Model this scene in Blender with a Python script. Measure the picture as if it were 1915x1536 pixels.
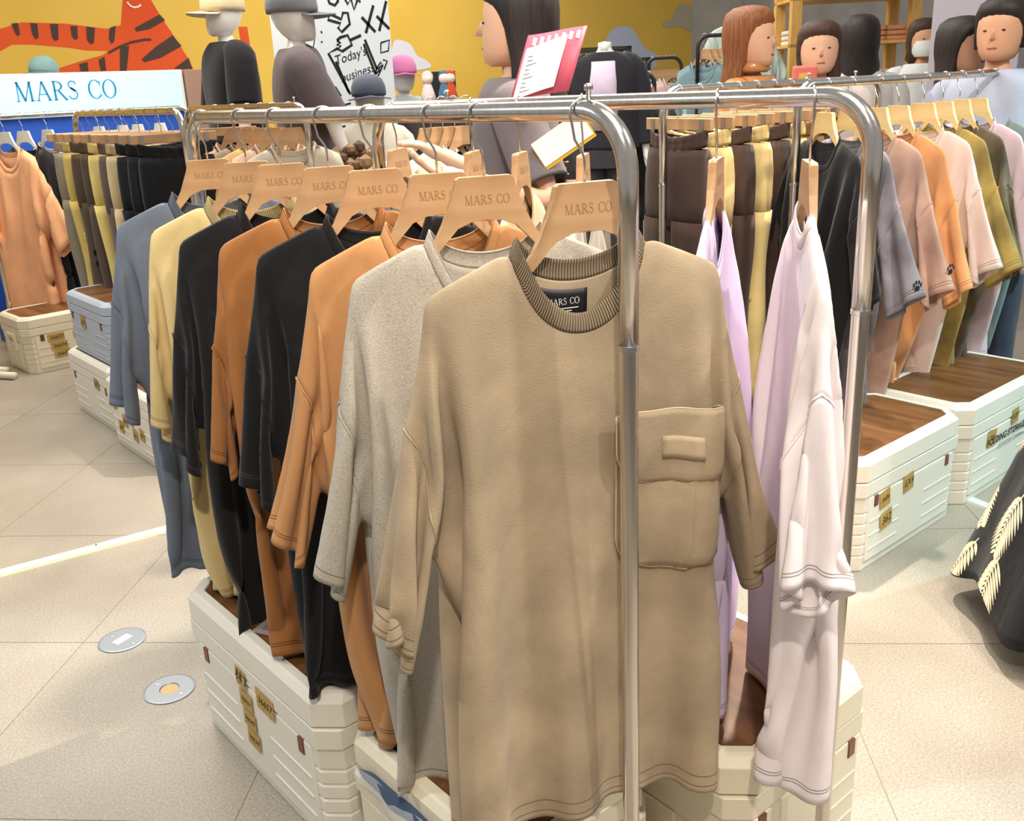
import bpy, bmesh, math, random
import numpy as np
from mathutils import Vector, Matrix
for o in list(bpy.data.objects): bpy.data.objects.remove(o)
SC = bpy.context.scene
COL = SC.collection
R = math.radians

# ------------------------------------------------------------------ camera
CAM_H = 1.38
FPX, CX, CY = 1780.0, 957.5, 768.0
ROLL = math.atan(0.047)
PITCH = math.atan((CY - 162.0) * math.cos(ROLL) / FPX)
AZ = R(50)                                   # camera heading, from world +X towards +Y
_F = Vector((math.cos(AZ), math.sin(AZ), 0)); _U = Vector((math.sin(AZ), -math.cos(AZ), 0)); _Z = Vector((0, 0, 1))
_fw = _F * math.cos(PITCH) - _Z * math.sin(PITCH)
_vd = -_F * math.sin(PITCH) - _Z * math.cos(PITCH)
_xd = _U * math.cos(ROLL) + _vd * math.sin(ROLL)
_yd = -_U * math.sin(ROLL) + _vd * math.cos(ROLL)
cam = bpy.data.cameras.new('camera'); camo = bpy.data.objects.new('camera', cam); COL.objects.link(camo)
m = Matrix.Identity(4)
for r in range(3):
    m[r][0] = _xd[r]; m[r][1] = -_yd[r]; m[r][2] = -_fw[r]
m[2][3] = CAM_H
camo.matrix_world = m
cam.sensor_fit = 'HORIZONTAL'; cam.sensor_width = 36; cam.lens = 36 * FPX / 1915.0
cam.clip_start = .05; cam.clip_end = 60
SC.camera = camo
def ray(px, py): return _xd * (px - CX) + _yd * (py - CY) + _fw * FPX
CP = Vector((0, 0, CAM_H))
def at_x(px, py, X): r = ray(px, py); return CP + r * (X / r.x)
def at_y(px, py, Y): r = ray(px, py); return CP + r * (Y / r.y)
def at_z(px, py, z): r = ray(px, py); return CP + r * ((z - CAM_H) / r.z)
def at_d(px, py, d): r = ray(px, py); return CP + r * (d / r.dot(_F))      # d = distance along the floor heading

# ------------------------------------------------------------------ world + lights
w = bpy.data.worlds.new('world'); SC.world = w; w.use_nodes = True
bg = w.node_tree.nodes['Background']; bg.inputs[0].default_value = (1.0, .97, .93, 1); bg.inputs[1].default_value = .36
def area(name, loc, size, energy, col, tgt, sy=None):
    l = bpy.data.lights.new(name, 'AREA'); l.energy = energy; l.color = col; l.shape = 'RECTANGLE'; l.size = size; l.size_y = sy or size
    o = bpy.data.objects.new(name, l); COL.objects.link(o); o.location = loc
    o.rotation_euler = (Vector(tgt) - Vector(loc)).to_track_quat('-Z', 'Y').to_euler(); return o
def spot(name, loc, tgt, energy, col, ang=60, rad=.06, blend=.5):
    l = bpy.data.lights.new(name, 'SPOT'); l.energy = energy; l.color = col; l.spot_size = R(ang); l.spot_blend = blend; l.shadow_soft_size = rad
    o = bpy.data.objects.new(name, l); COL.objects.link(o); o.location = loc
    o.rotation_euler = (Vector(tgt) - Vector(loc)).to_track_quat('-Z', 'Y').to_euler(); return o
WARM = (1, .90, .77); NEUT = (1, .95, .88); COOL = (.78, .9, 1)
area('ceiling_panel_front', (.6, .4, 3.4), 1.2, 55, NEUT, (.9, 1.2, .8))
area('ceiling_panel_mid', (3.2, 3.4, 3.4), 2.2, 95, NEUT, (3.2, 3.4, 0))
area('ceiling_panel_back', (5.5, 6.2, 3.4), 3.0, 120, NEUT, (5.5, 6.6, 0))
area('ceiling_panel_left', (1.6, 5.2, 3.4), 1.6, 115, WARM, (1.5, 5.2, 0))
spot('track_spot_key', (-.3, -.5, 3.2), (.9, 1.0, .9), 210, WARM, 60)
spot('track_spot_right', (3.0, 1.9, 3.2), (.5, 1.7, .0), 640, WARM, 75, .05)
spot('track_spot_left', (-1.6, 3.4, 2.9), (.8, 1.7, .9), 190, COOL, 50)
spot('track_spot_rack', (2.2, .2, 3.3), (2.9, 1.6, .8), 200, WARM, 70)
spot('track_spot_cool', (4.6, -.4, 2.6), (2.9, 1.3, .3), 400, (.48, .9, 1), 50)
spot('track_spot_front', (2.1, -.7, 3.1), (1.2, .66, .55), 190, NEUT, 56, .05)
spot('fill_spot_low', (1.75, -1.1, 2.5), (1.24, .66, .55), 70, NEUT, 26, .08)  # added fill without a fixture, brightens the lower off-white tee
spot('track_spot_cool_left', (.1, 4.6, 3.2), (.6, 3.7, 0), 150, (.82, .93, 1), 60, .1)
SC.view_settings.view_transform = 'Standard'; SC.view_settings.look = 'None'
SC.view_settings.exposure = .0; SC.view_settings.gamma = 1; SC.view_settings.use_curve_mapping = False

# ------------------------------------------------------------------ helpers
def tag(o, label=None, cat=None, group=None, kind=None):
    if label: o['label'] = label
    if cat: o['category'] = cat
    if group: o['group'] = group
    if kind: o['kind'] = kind
    return o
def empty(name, loc=(0, 0, 0), rz=0, label=None, cat=None, group=None, parent=None):
    o = bpy.data.objects.new(name, None); COL.objects.link(o); o.location = loc; o.rotation_euler = (0, 0, rz); o.empty_display_size = .05
    if parent: o.parent = parent
    return tag(o, label, cat, group)
class MB:
    """collects shapes into one mesh"""
    def __init__(s): s.v = []; s.f = []
    def add(s, v, f):
        n = len(s.v); s.v += [tuple(x) for x in v]; s.f += [[i + n for i in q] for q in f]; return s
    def box(s, a, b):
        (x0, y0, z0), (x1, y1, z1) = a, b
        return s.add([(x0, y0, z0), (x1, y0, z0), (x1, y1, z0), (x0, y1, z0), (x0, y0, z1), (x1, y0, z1), (x1, y1, z1), (x0, y1, z1)],
                     [(0, 3, 2, 1), (4, 5, 6, 7), (0, 1, 5, 4), (1, 2, 6, 5), (2, 3, 7, 6), (3, 0, 4, 7)])
    def tube(s, path, r, n=8, cap=True, ref=(0, 0, 1)):
        P = [Vector(p) for p in path]; rs = r if isinstance(r, (list, tuple)) else [r] * len(P)
        v = []; f = []; up = None
        for i, p in enumerate(P):
            t = (P[min(i + 1, len(P) - 1)] - P[max(i - 1, 0)])
            t = t.normalized() if t.length > 1e-9 else Vector((0, 0, 1))
            if up is None:
                up = Vector(ref)
                if abs(up.dot(t)) > .95: up = Vector((1, 0, 0)) if abs(t.x) < .9 else Vector((0, 1, 0))
            up = (up - t * up.dot(t)).normalized(); q = t.cross(up)
            for k in range(n):
                a = 2 * math.pi * k / n; v.append(p + (up * math.cos(a) + q * math.sin(a)) * rs[i])
        for i in range(len(P) - 1):
            for k in range(n):
                k2 = (k + 1) % n; f.append((i * n + k, i * n + k2, (i + 1) * n + k2, (i + 1) * n + k))
        if cap: f.append(list(range(n - 1, -1, -1))); f.append([(len(P) - 1) * n + k for k in range(n)])
        return s.add(v, f)
    def loft(s, rings, closed=True, cap=True):
        n = len(rings[0]); v = [p for r in rings for p in r]; f = []
        for i in range(len(rings) - 1):
            for k in range(n if closed else n - 1):
                k2 = (k + 1) % n; f.append((i * n + k, i * n + k2, (i + 1) * n + k2, (i + 1) * n + k))
        if cap and closed: f.append(list(range(n - 1, -1, -1))); f.append([(len(rings) - 1) * n + k for k in range(n)])
        return s.add(v, f)
    def lathe(s, prof, n=16, c=(0, 0, 0), sx=1, sy=1, cap=True):
        return s.loft([[(c[0] + r * sx * math.cos(2 * math.pi * k / n), c[1] + r * sy * math.sin(2 * math.pi * k / n), c[2] + z) for k in range(n)] for r, z in prof], cap=cap)
    def prism(s, out, y0, y1):
        """outline of (x,z) extruded along y; ear-safe through bmesh triangulation of the caps"""
        n = len(out); v = [(x, y0, z) for x, z in out] + [(x, y1, z) for x, z in out]
        f = [(k, (k + 1) % n, n + (k + 1) % n, n + k) for k in range(n)]
        f += [list(range(n - 1, -1, -1)), [n + k for k in range(n)]]
        return s.add(v, f)
    def ribbon(s, pts, w, z=0, closed=False):
        """flat stroke along 2-D points, in the local xz plane"""
        n = len(pts); L = []; Rr = []
        for i, p in enumerate(pts):
            a = pts[(i - 1) % n] if (closed or i > 0) else p; b = pts[(i + 1) % n] if (closed or i < n - 1) else p
            d = (b[0] - a[0], b[1] - a[1]); l = math.hypot(*d) or 1; nx, nz = -d[1] / l * w / 2, d[0] / l * w / 2
            L.append((p[0] + nx, z, p[1] + nz)); Rr.append((p[0] - nx, z, p[1] - nz))
        v = L + Rr; f = []
        for i in range(n if closed else n - 1):
            j = (i + 1) % n; f.append((i, j, n + j, n + i))
        return s.add(v, f)
    def ico(s, c, r, sub=2, sc=(1, 1, 1)):
        bm = bmesh.new(); bmesh.ops.create_icosphere(bm, subdivisions=sub, radius=r)
        v = [(c[0] + p.co.x * sc[0], c[1] + p.co.y * sc[1], c[2] + p.co.z * sc[2]) for p in bm.verts]; f = [[q.index for q in p.verts] for p in bm.faces]
        bm.free(); return s.add(v, f)
    def xf(s, M): s.v = [tuple(M @ Vector(p)) for p in s.v]; return s
    def mesh(s, name, mat, smooth=True):
        me = bpy.data.meshes.new(name); me.from_pydata(s.v, [], s.f); me.update()
        if smooth: me.polygons.foreach_set('use_smooth', [True] * len(me.polygons))
        if mat: me.materials.append(mat)
        return me
    def build(s, name, mat, parent=None, smooth=False, bevel=0, label=None, seg=2, sharp=None, loc=None):
        o = bpy.data.objects.new(name, s.mesh(name, mat, smooth)); COL.objects.link(o)
        if parent: o.parent = parent
        if loc: o.location = loc
        if bevel:
            b = o.modifiers.new('bevel', 'BEVEL'); b.width = bevel; b.segments = seg; b.limit_method = 'ANGLE'; b.angle_limit = R(40)
        if sharp: o.data.set_sharp_from_angle(angle=R(sharp))
        if label: o['label'] = label
        return o
def obj(name, me, parent=None, loc=None, rz=None):
    o = bpy.data.objects.new(name, me); COL.objects.link(o)
    if parent: o.parent = parent
    if loc is not None: o.location = loc
    if rz is not None: o.rotation_euler = (0, 0, rz)
    return o
def subs(o, n=1):
    d = o.modifiers.new('sub', 'SUBSURF'); d.levels = d.render_levels = n; return o

# ------------------------------------------------------------------ materials
def lin(c):
    return tuple(((x / 255) / 12.92 if x / 255 <= .04045 else ((x / 255 + .055) / 1.055) ** 2.4) for x in c)
MATS = {}
def mat(name, rgb, rough=.6, metal=0, spec=.5, emit=None, alpha=1, trans=0, sheen=0, coat=0):
    if name in MATS: return MATS[name]
    m = bpy.data.materials.new(name); m.use_nodes = True; b = m.node_tree.nodes['Principled BSDF']
    b.inputs['Base Color'].default_value = lin(rgb) + (1,); b.inputs['Roughness'].default_value = rough; b.inputs['Metallic'].default_value = metal
    b.inputs['Specular IOR Level'].default_value = spec; b.inputs['Alpha'].default_value = alpha; b.inputs['Transmission Weight'].default_value = trans
    b.inputs['Sheen Weight'].default_value = sheen; b.inputs['Coat Weight'].default_value = coat
    if emit: b.inputs['Emission Color'].default_value = lin(emit[0]) + (1,); b.inputs['Emission Strength'].default_value = emit[1]
    MATS[name] = m; return m
def N(m, t, **kw):
    n = m.node_tree.nodes.new(t)
    for k, v in kw.items():
        if hasattr(n, k): setattr(n, k, v)
        else: n.inputs[k].default_value = v
    return n
def L(m, a, b): m.node_tree.links.new(a, b)
def noise_mat(name, c1, c2, scale=6, detail=4, rough=.8, bump=0, bscale=200, dist=.004, stretch=None, contrast=(.35, .65), metal=0, sheen=0, spec=.4):
    if name in MATS: return MATS[name]
    m = mat(name, c1, rough, metal, spec, sheen=sheen); b = m.node_tree.nodes['Principled BSDF']
    tc = N(m, 'ShaderNodeTexCoord'); src = tc.outputs['Object']
    if stretch:
        mp = N(m, 'ShaderNodeMapping'); mp.inputs['Scale'].default_value = stretch; L(m, src, mp.inputs[0]); src = mp.outputs[0]
    n = N(m, 'ShaderNodeTexNoise', Scale=scale, Detail=detail); L(m, src, n.inputs['Vector'])
    r = N(m, 'ShaderNodeValToRGB'); r.color_ramp.elements[0].position = contrast[0]; r.color_ramp.elements[1].position = contrast[1]
    r.color_ramp.elements[0].color = lin(c1) + (1,); r.color_ramp.elements[1].color = lin(c2) + (1,)
    L(m, n.outputs['Fac'], r.inputs[0]); L(m, r.outputs[0], b.inputs['Base Color'])
    if bump:
        n2 = N(m, 'ShaderNodeTexNoise', Scale=bscale, Detail=2); L(m, tc.outputs['Object'], n2.inputs['Vector'])
        bp = N(m, 'ShaderNodeBump', Strength=bump, Distance=dist); L(m, n2.outputs['Fac'], bp.inputs['Height']); L(m, bp.outputs[0], b.inputs['Normal'])
    return m
def shade(c, k): return tuple(max(0, min(255, x * k)) for x in c)
def fabric(name, c, var=.06, scale=5, bump=.25, bscale=420, heather=0, wash=0, stitch=None, wrinkle=.22):
    """cotton: slight dye variation, weave relief and stitch rows measured from the hem (UV v, in metres)"""
    if name in MATS: return MATS[name]
    if wash: m = noise_mat(name, shade(c, 1 - wash), shade(c, 1 + wash * .6), 7, 6, .92, bump, bscale, .0015, contrast=(.38, .66), sheen=.12, spec=.15)
    elif heather: m = noise_mat(name, shade(c, 1 - heather), shade(c, 1 + heather * .5), 700, 2, .95, bump, bscale, .0015, stretch=(.6, 1, 1), contrast=(.3, .6), sheen=.15, spec=.12)
    else: m = noise_mat(name, shade(c, 1 - var), shade(c, 1 + var), scale, 5, .92, bump, bscale, .0012, contrast=(.3, .7), sheen=.12, spec=.15)
    if wrinkle:
        b = m.node_tree.nodes['Principled BSDF']; bp0 = b.inputs['Normal'].links[0].from_node
        tc = N(m, 'ShaderNodeTexCoord'); mp = N(m, 'ShaderNodeMapping'); mp.inputs['Scale'].default_value = (1, 1, .45); L(m, tc.outputs['Object'], mp.inputs[0])
        nw = N(m, 'ShaderNodeTexNoise', Scale=13, Detail=3, Distortion=.6); L(m, mp.outputs[0], nw.inputs['Vector'])
        b2 = N(m, 'ShaderNodeBump', Strength=wrinkle, Distance=.02); L(m, nw.outputs['Fac'], b2.inputs['Height']); L(m, b2.outputs[0], bp0.inputs['Normal'])
    if stitch:
        b = m.node_tree.nodes['Principled BSDF']; old = b.inputs['Base Color'].links[0].from_socket
        uv = N(m, 'ShaderNodeUVMap'); sp = N(m, 'ShaderNodeSeparateXYZ'); L(m, uv.outputs[0], sp.inputs[0])
        tot = None
        for h in stitch:
            c1 = N(m, 'ShaderNodeMath', operation='COMPARE'); L(m, sp.outputs['Y'], c1.inputs[0]); c1.inputs[1].default_value = h; c1.inputs[2].default_value = .0011
            if tot is None: tot = c1.outputs[0]
            else:
                ad = N(m, 'ShaderNodeMath', operation='MAXIMUM'); L(m, tot, ad.inputs[0]); L(m, c1.outputs[0], ad.inputs[1]); tot = ad.outputs[0]
        mx = N(m, 'ShaderNodeMix', data_type='RGBA'); L(m, tot, mx.inputs['Factor']); L(m, old, mx.inputs['A'])
        mx.inputs['B'].default_value = lin(shade(c, .68 if sum(c) > 150 else 1.8)) + (1,); L(m, mx.outputs['Result'], b.inputs['Base Color'])
    return m
def rib_mat(name, c, pitch=.0036, depth=.7):
    """ribbed knit: ridges along UV u (metres)"""
    if name in MATS: return MATS[name]
    m = mat(name, c, .93, 0, .15, sheen=.1); b = m.node_tree.nodes['Principled BSDF']
    uv = N(m, 'ShaderNodeUVMap'); sp = N(m, 'ShaderNodeSeparateXYZ'); L(m, uv.outputs[0], sp.inputs[0])
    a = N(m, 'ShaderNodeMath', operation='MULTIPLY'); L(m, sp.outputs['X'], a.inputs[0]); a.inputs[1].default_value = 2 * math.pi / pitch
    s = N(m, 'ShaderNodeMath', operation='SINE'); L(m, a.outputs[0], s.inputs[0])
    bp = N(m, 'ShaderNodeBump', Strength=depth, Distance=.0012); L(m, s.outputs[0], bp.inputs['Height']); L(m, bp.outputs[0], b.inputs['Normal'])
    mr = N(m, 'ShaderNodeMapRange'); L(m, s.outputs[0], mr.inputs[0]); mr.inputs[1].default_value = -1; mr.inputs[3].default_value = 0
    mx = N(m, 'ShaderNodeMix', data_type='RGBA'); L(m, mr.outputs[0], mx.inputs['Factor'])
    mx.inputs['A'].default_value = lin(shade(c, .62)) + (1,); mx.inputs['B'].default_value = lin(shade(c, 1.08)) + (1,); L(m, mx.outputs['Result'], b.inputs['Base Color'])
    return m
def wood_mat(name, c1, c2, scale=1.0, axis='X', rough=.5):
    if name in MATS: return MATS[name]
    st = {'X': (4, 30, 30), 'Y': (30, 4, 30), 'Z': (30, 30, 4)}[axis]
    return noise_mat(name, c1, c2, scale, 5, rough, .06, 300, .001, stretch=st, contrast=(.35, .68))
CHROME = noise_mat('brushed_steel', (226, 220, 212), (212, 206, 200), 3, 2, .17, 0, metal=1, stretch=(40, 40, 1), spec=.5)
STEEL = mat('bright_steel', (205, 203, 200), .25, 1)
BEECH = wood_mat('beech_wood', (198, 160, 120), (180, 138, 96), 1.0, 'X', .45)
BURNT = mat('engraved_brown', (168, 118, 70), .8)
PLAST = mat('white_plastic', (228, 222, 208), .45)
PLAST2 = mat('cream_plastic', (226, 216, 190), .45)
OAK = wood_mat('oak_laminate', (126, 84, 48), (84, 52, 28), .9, 'Y', .4)
BROWNP = mat('brown_plastic', (110, 58, 38), .35)
TAPE = noise_mat('kraft_tape', (190, 158, 88), (172, 138, 70), 40, 2, .55)
INK = mat('black_ink', (24, 22, 20), .7)
BLACKP = mat('black_print', (22, 22, 24), .6)
WHITEP = mat('white_print', (240, 238, 232), .7)
# ------------------------------------------------------------------ structure: floor of large tiles laid at 45 degrees, walls
def floor_mat():
    m = mat('concrete_tile', (196, 184, 164), .42, 0, .45); b = m.node_tree.nodes['Principled BSDF']
    g = N(m, 'ShaderNodeNewGeometry'); oi = N(m, 'ShaderNodeObjectInfo')
    n1 = N(m, 'ShaderNodeTexNoise', Scale=2.2, Detail=5); L(m, g.outputs['Position'], n1.inputs['Vector'])
    n2 = N(m, 'ShaderNodeTexNoise', Scale=190, Detail=3); L(m, g.outputs['Position'], n2.inputs['Vector'])
    r1 = N(m, 'ShaderNodeValToRGB'); e = r1.color_ramp.elements; e[0].position = .3; e[1].position = .7
    e[0].color = lin((148, 140, 127)) + (1,); e[1].color = lin((168, 161, 148)) + (1,); L(m, n1.outputs['Fac'], r1.inputs[0])
    r2 = N(m, 'ShaderNodeValToRGB'); e = r2.color_ramp.elements; e[0].position = .34; e[1].position = .66
    e[0].color = (.5, .48, .46, 1); e[1].color = (1.16, 1.1, 1.06, 1); L(m, n2.outputs['Fac'], r2.inputs[0])
    mx = N(m, 'ShaderNodeMix', data_type='RGBA', blend_type='MULTIPLY'); mx.inputs['Factor'].default_value = .55
    L(m, r1.outputs[0], mx.inputs['A']); L(m, r2.outputs[0], mx.inputs['B'])
    hv = N(m, 'ShaderNodeHueSaturation'); ml = N(m, 'ShaderNodeMapRange'); ml.inputs[3].default_value = .95; ml.inputs[4].default_value = 1.04
    L(m, oi.outputs['Random'], ml.inputs[0]); L(m, ml.outputs[0], hv.inputs['Value']); L(m, mx.outputs['Result'], hv.inputs['Color']); L(m, hv.outputs[0], b.inputs['Base Color'])
    return m
TILE = floor_mat()
fl = MB().box((-4, -4, -.06), (13, 11, -.012)).build('floor', mat('grout', (150, 140, 124), .8)); tag(fl, kind='structure', label='pale concrete tiled shop floor')
TS = .655
tile_me = MB().box((-TS / 2 + .0012, -TS / 2 + .0012, -.012), (TS / 2 - .0012, TS / 2 - .0012, 0)).mesh('floor_tile', TILE, False)
E1, E2 = Vector((.7071, -.7071, 0)), Vector((.7071, .7071, 0))
for i in range(-9, 14):
    for j in range(-1, 19):
        c = E1 * (1.232 + (i + .5) * TS) + E2 * (1.50 + (j - .5) * TS)
        if not (-.6 < c.x < 10.5 and -.6 < c.y < 9.2): continue
        d = c.dot(_F); u = c.dot(_U)
        if d < .9 or d > 8.5 or abs(u) > d * .62 + .75: continue
        o = obj('floor_tile', tile_me, fl, c); o.rotation_euler = (0, 0, R(45))
fill = MB()
MB().box((-4, -4, -.012), (13, 11, -.0015)).build('grout_bed', mat('grout', (150, 140, 124)), fl)

YW = noise_mat('yellow_paint', (236, 196, 88), (230, 188, 76), 1.2, 2, .75)
wb = MB().box((-2, 8.6, 0), (10.6, 8.75, 4.2)).build('wall_back', YW); tag(wb, kind='structure', label='yellow painted back wall')
wr = MB().box((10.6, -1, 0), (10.75, 8.75, 4.2)).build('wall_right', noise_mat('grey_plaster', (172, 174, 176), (150, 152, 156), 2, 5, .85)); tag(wr, kind='structure', label='grey concrete side wall')

# ------------------------------------------------------------------ lettering
def arc(cx, cz, rx, rz, a0, a1, n=18): return [(cx + rx * math.cos(R(a0 + (a1 - a0) * i / n)), cz + rz * math.sin(R(a0 + (a1 - a0) * i / n))) for i in range(n + 1)]
def serif_text(b, text, h, y=0, adv=1.0):
    """roman capitals with thick and thin strokes, centred on the origin, in the xz plane"""
    widths = {'M': .98, 'A': .82, 'R': .76, 'S': .58, 'C': .76, 'O': .84, ' ': .42}
    TK, TN, SF = .105, .05, .16
    tot = sum(widths[c] for c in text) * adv; x = -tot / 2 * h
    def st(p, q, w): b.ribbon([(x + p[0] * h, p[1] * h - h / 2), (x + q[0] * h, q[1] * h - h / 2)], w * h, y)
    def rib(pts, w): b.ribbon([(x + p[0] * h, p[1] * h - h / 2) for p in pts], w * h, y)
    def foot(cx, z, w=SF): st((cx - w / 2, z), (cx + w / 2, z), .035)
    def ring(cx, cz, rx, rz, tx, tz, a0, a1, n=22):
        o_ = arc(cx, cz, rx, rz, a0, a1, n); i_ = arc(cx, cz, rx - tx, rz - tz, a0, a1, n)
        v = [(x + p[0] * h, y, p[1] * h - h / 2) for p in o_ + i_]
        b.add(v, [(k, k + 1, n + 2 + k, n + 1 + k) for k in range(n)])
    for c in text:
        if c == 'M':
            st((.13, 0), (.16, 1), TN); st((.16, 1), (.46, .02), TK); st((.46, .02), (.76, 1), TN); st((.79, 0), (.76, 1), TK); foot(.12, .02, .2); foot(.8, .02, .24); foot(.12, .98, .14); foot(.8, .98, .14)
        elif c == 'A':
            st((.1, 0), (.38, 1), TN); st((.68, 0), (.38, 1), TK); st((.2, .33), (.56, .33), .04); foot(.1, .02, .2); foot(.68, .02, .22)
        elif c == 'R':
            st((.15, 0), (.15, 1), TK); ring(.2, .745, .36, .255, .1, .04, -90, 90); st((.15, .98), (.22, .98), .045); st((.15, .51), (.22, .51), .045); st((.33, .5), (.68, 0), TK * .9); foot(.15, .02, .24); foot(.1, .98, .12); foot(.68, .02, .14)
        elif c == 'S':
            rib([(.47, .80), (.43, .92), (.3, .975), (.17, .93), (.1, .8), (.14, .66), (.3, .54)], .06); rib([(.2, .62), (.3, .54), (.42, .44)], .11); rib([(.3, .54), (.46, .42), (.5, .26), (.42, .08), (.28, .02), (.14, .08), (.08, .22)], .06)
        elif c == 'C':
            ring(.44, .5, .37, .51, .1, .04, 42, 318); st((.7, .68), (.72, .9), .045); st((.7, .3), (.72, .1), .035)
        elif c == 'O': ring(.42, .5, .37, .51, .1, .04, 0, 360, 30)
        x += widths[c] * adv * h
    return b
def font_mesh(text, size, name='lettering', shear=0, bold=0, align='CENTER'):
    cu = bpy.data.curves.new(name, 'FONT'); cu.body = text; cu.size = size; cu.shear = shear; cu.offset = bold; cu.align_x = align; cu.align_y = 'CENTER'; cu.resolution_u = 3
    o = bpy.data.objects.new(name, cu); COL.objects.link(o)
    dg = bpy.context.evaluated_depsgraph_get(); me = bpy.data.meshes.new_from_object(o.evaluated_get(dg)); bpy.data.objects.remove(o); bpy.data.curves.remove(cu); return me
def write(name, text, size, mt, parent, loc, rot=(R(90), 0, 0), shear=0, bold=0):
    me = font_mesh(text, size, name, shear, bold); me.materials.clear(); me.materials.append(mt)
    o = obj(name, me, parent, loc); o.rotation_euler = rot; return o

# ------------------------------------------------------------------ rails
BAR_Z = CAM_H - .031
TUBE = .0128
def rack(name, p0, p1, label, mt=CHROME, base=True, joint=True, r=TUBE, bend=.07, top=BAR_Z, group='clothes rails on the shop floor', bolts=(), bl=.24):
    """round-cornered rail: p0,p1 = foot positions (x,y)"""
    a, b = Vector((p0[0], p0[1], 0)), Vector((p1[0], p1[1], 0)); d = (b - a).normalized(); ln = (b - a).length
    e = empty(name, a, math.atan2(d.y, d.x), label, 'clothes rail', group)
    z0 = .035 if base else .012
    jz = top - .28
    pth = []
    for i in range(11):
        t = R(90 * i / 10); pth.append((bend - bend * math.cos(t), 0, top - bend + bend * math.sin(t)))
    rail = [(0, 0, jz)] + pth + [(ln - x, y, z) for x, y, z in reversed(pth)] + [(ln, 0, jz)]
    MB().tube(rail, r, 16, ref=(0, 1, 0)).build('top_rail', mt, e, True)
    for x in (0, ln):
        q = MB().tube([(x, 0, z0), (x, 0, jz - .001)], r * .94, 16).build('post', mt, e, True, sharp=50)
        if joint: MB().lathe([(r * .95, -.004), (r * 1.06, -.003), (r * 1.06, .003), (r * .95, .004)], 16, (x, 0, jz)).build('joint_ring', STEEL, q, True, sharp=40)
        if base:
            MB().tube([(x, -bl, z0 - .018), (x, -bl + .04, z0 - .014), (x, bl - .04, z0 - .014), (x, bl, z0 - .018)], r * .95, 12).build('base_tube', mt, e, True, sharp=50)
        else:
            MB().lathe([(.03, 0), (.03, .006), (r * 1.1, .012), (r * 1.05, .03)], 16, (x, 0, 0)).build('foot', mt, e, True, sharp=40)
    for t in bolts:
        MB().lathe([(.003, 0), (.003, .012), (.0055, .013), (.0055, .018), (.002, .02)], 8, (t, 0, top + r - .002)).build('bolt', STEEL, e, True)
    return e

# ------------------------------------------------------------------ hangers (local origin: top of the wood, x along the arms)
HDROP = .083                                         # from rail centre to the top of the wood
def hang_outline():
    half = [(.036, 0), (.041, -.003), (.0445, -.018), (.052, -.041), (.063, -.062), (.074, -.081), (.088, -.096), (.104, -.108), (.125, -.118), (.16, -.128), (.176, -.137), (.180, -.143), (.178, -.150), (.172, -.152), (.16, -.148), (.13, -.136), (.1, -.122), (.074, -.103), (.058, -.085), (.042, -.069), (.02, -.0605)]
    return half + [(0, -.0575)] + [(-x, z) for x, z in reversed(half)]
def hanger_wood():
    bm = bmesh.new(); out = hang_outline()
    vs = [bm.verts.new((x, -.0062, z)) for x, z in out]; f = bm.faces.new(vs)
    bmesh.ops.triangulate(bm, faces=[f])
    r = bmesh.ops.extrude_face_region(bm, geom=bm.faces[:]); 
    for v in r['geom']:
        if isinstance(v, bmesh.types.BMVert): v.co.y = .0062
    bmesh.ops.recalc_face_normals(bm, faces=bm.faces)
    for v in bm.verts:
        a = abs(v.co.x); v.co.y *= 1 if a < .056 else max(.22, 1 - (a - .056) * 22)
    me = bpy.data.meshes.new('wood_body'); bm.to_mesh(me); bm.free(); me.materials.append(BEECH); return me
WOOD_ME = hanger_wood()
def hook_path(drop=HDROP, rr=.0165, r=TUBE):
    c = r - rr                                       # centre of the hook circle below the rail centre
    pts = [(0, 0, -drop), (0, 0, -drop + .028), (-.003, 0, -drop + .036), (-.012, 0, -drop + .050)]
    for i in range(15):
        a = R(205 - 225 * i / 14); pts.append((rr * math.cos(a), 0, c + rr * math.sin(a) + .0012))
    return [(x, y, z + drop) for x, y, z in pts]     # origin at wood top
HOOK_ME = MB().tube(hook_path(rr=.0175), .0017, 8, ref=(0, 1, 0)).mesh('hook', STEEL)
LET_ME = serif_text(MB(), 'MARS CO', .0125, -.0066).mesh('engraved_lettering', BURNT, False)
def hanger(x, y, yaw, label, group, wood=None, letter=True, z=None, k=1.0):
    e = empty('wooden_hanger', (x, y, BAR_Z - HDROP if z is None else z), yaw, label, 'hanger', group)
    e.scale = (k, k, k)
    me = WOOD_ME
    if wood:
        me = MATS.get('_me_' + wood.name)
        if me is None: me = WOOD_ME.copy(); me.materials.clear(); me.materials.append(wood); MATS['_me_' + wood.name] = me
    o = obj('wood_body', me, e); bv = o.modifiers.new('bevel', 'BEVEL'); bv.width = .0014; bv.segments = 2; bv.limit_method = 'ANGLE'; bv.angle_limit = R(40)
    obj('hook', HOOK_ME, e)
    if letter: obj('engraved_lettering', LET_ME, e, (.002, 0, -.031))
    return e
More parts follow.
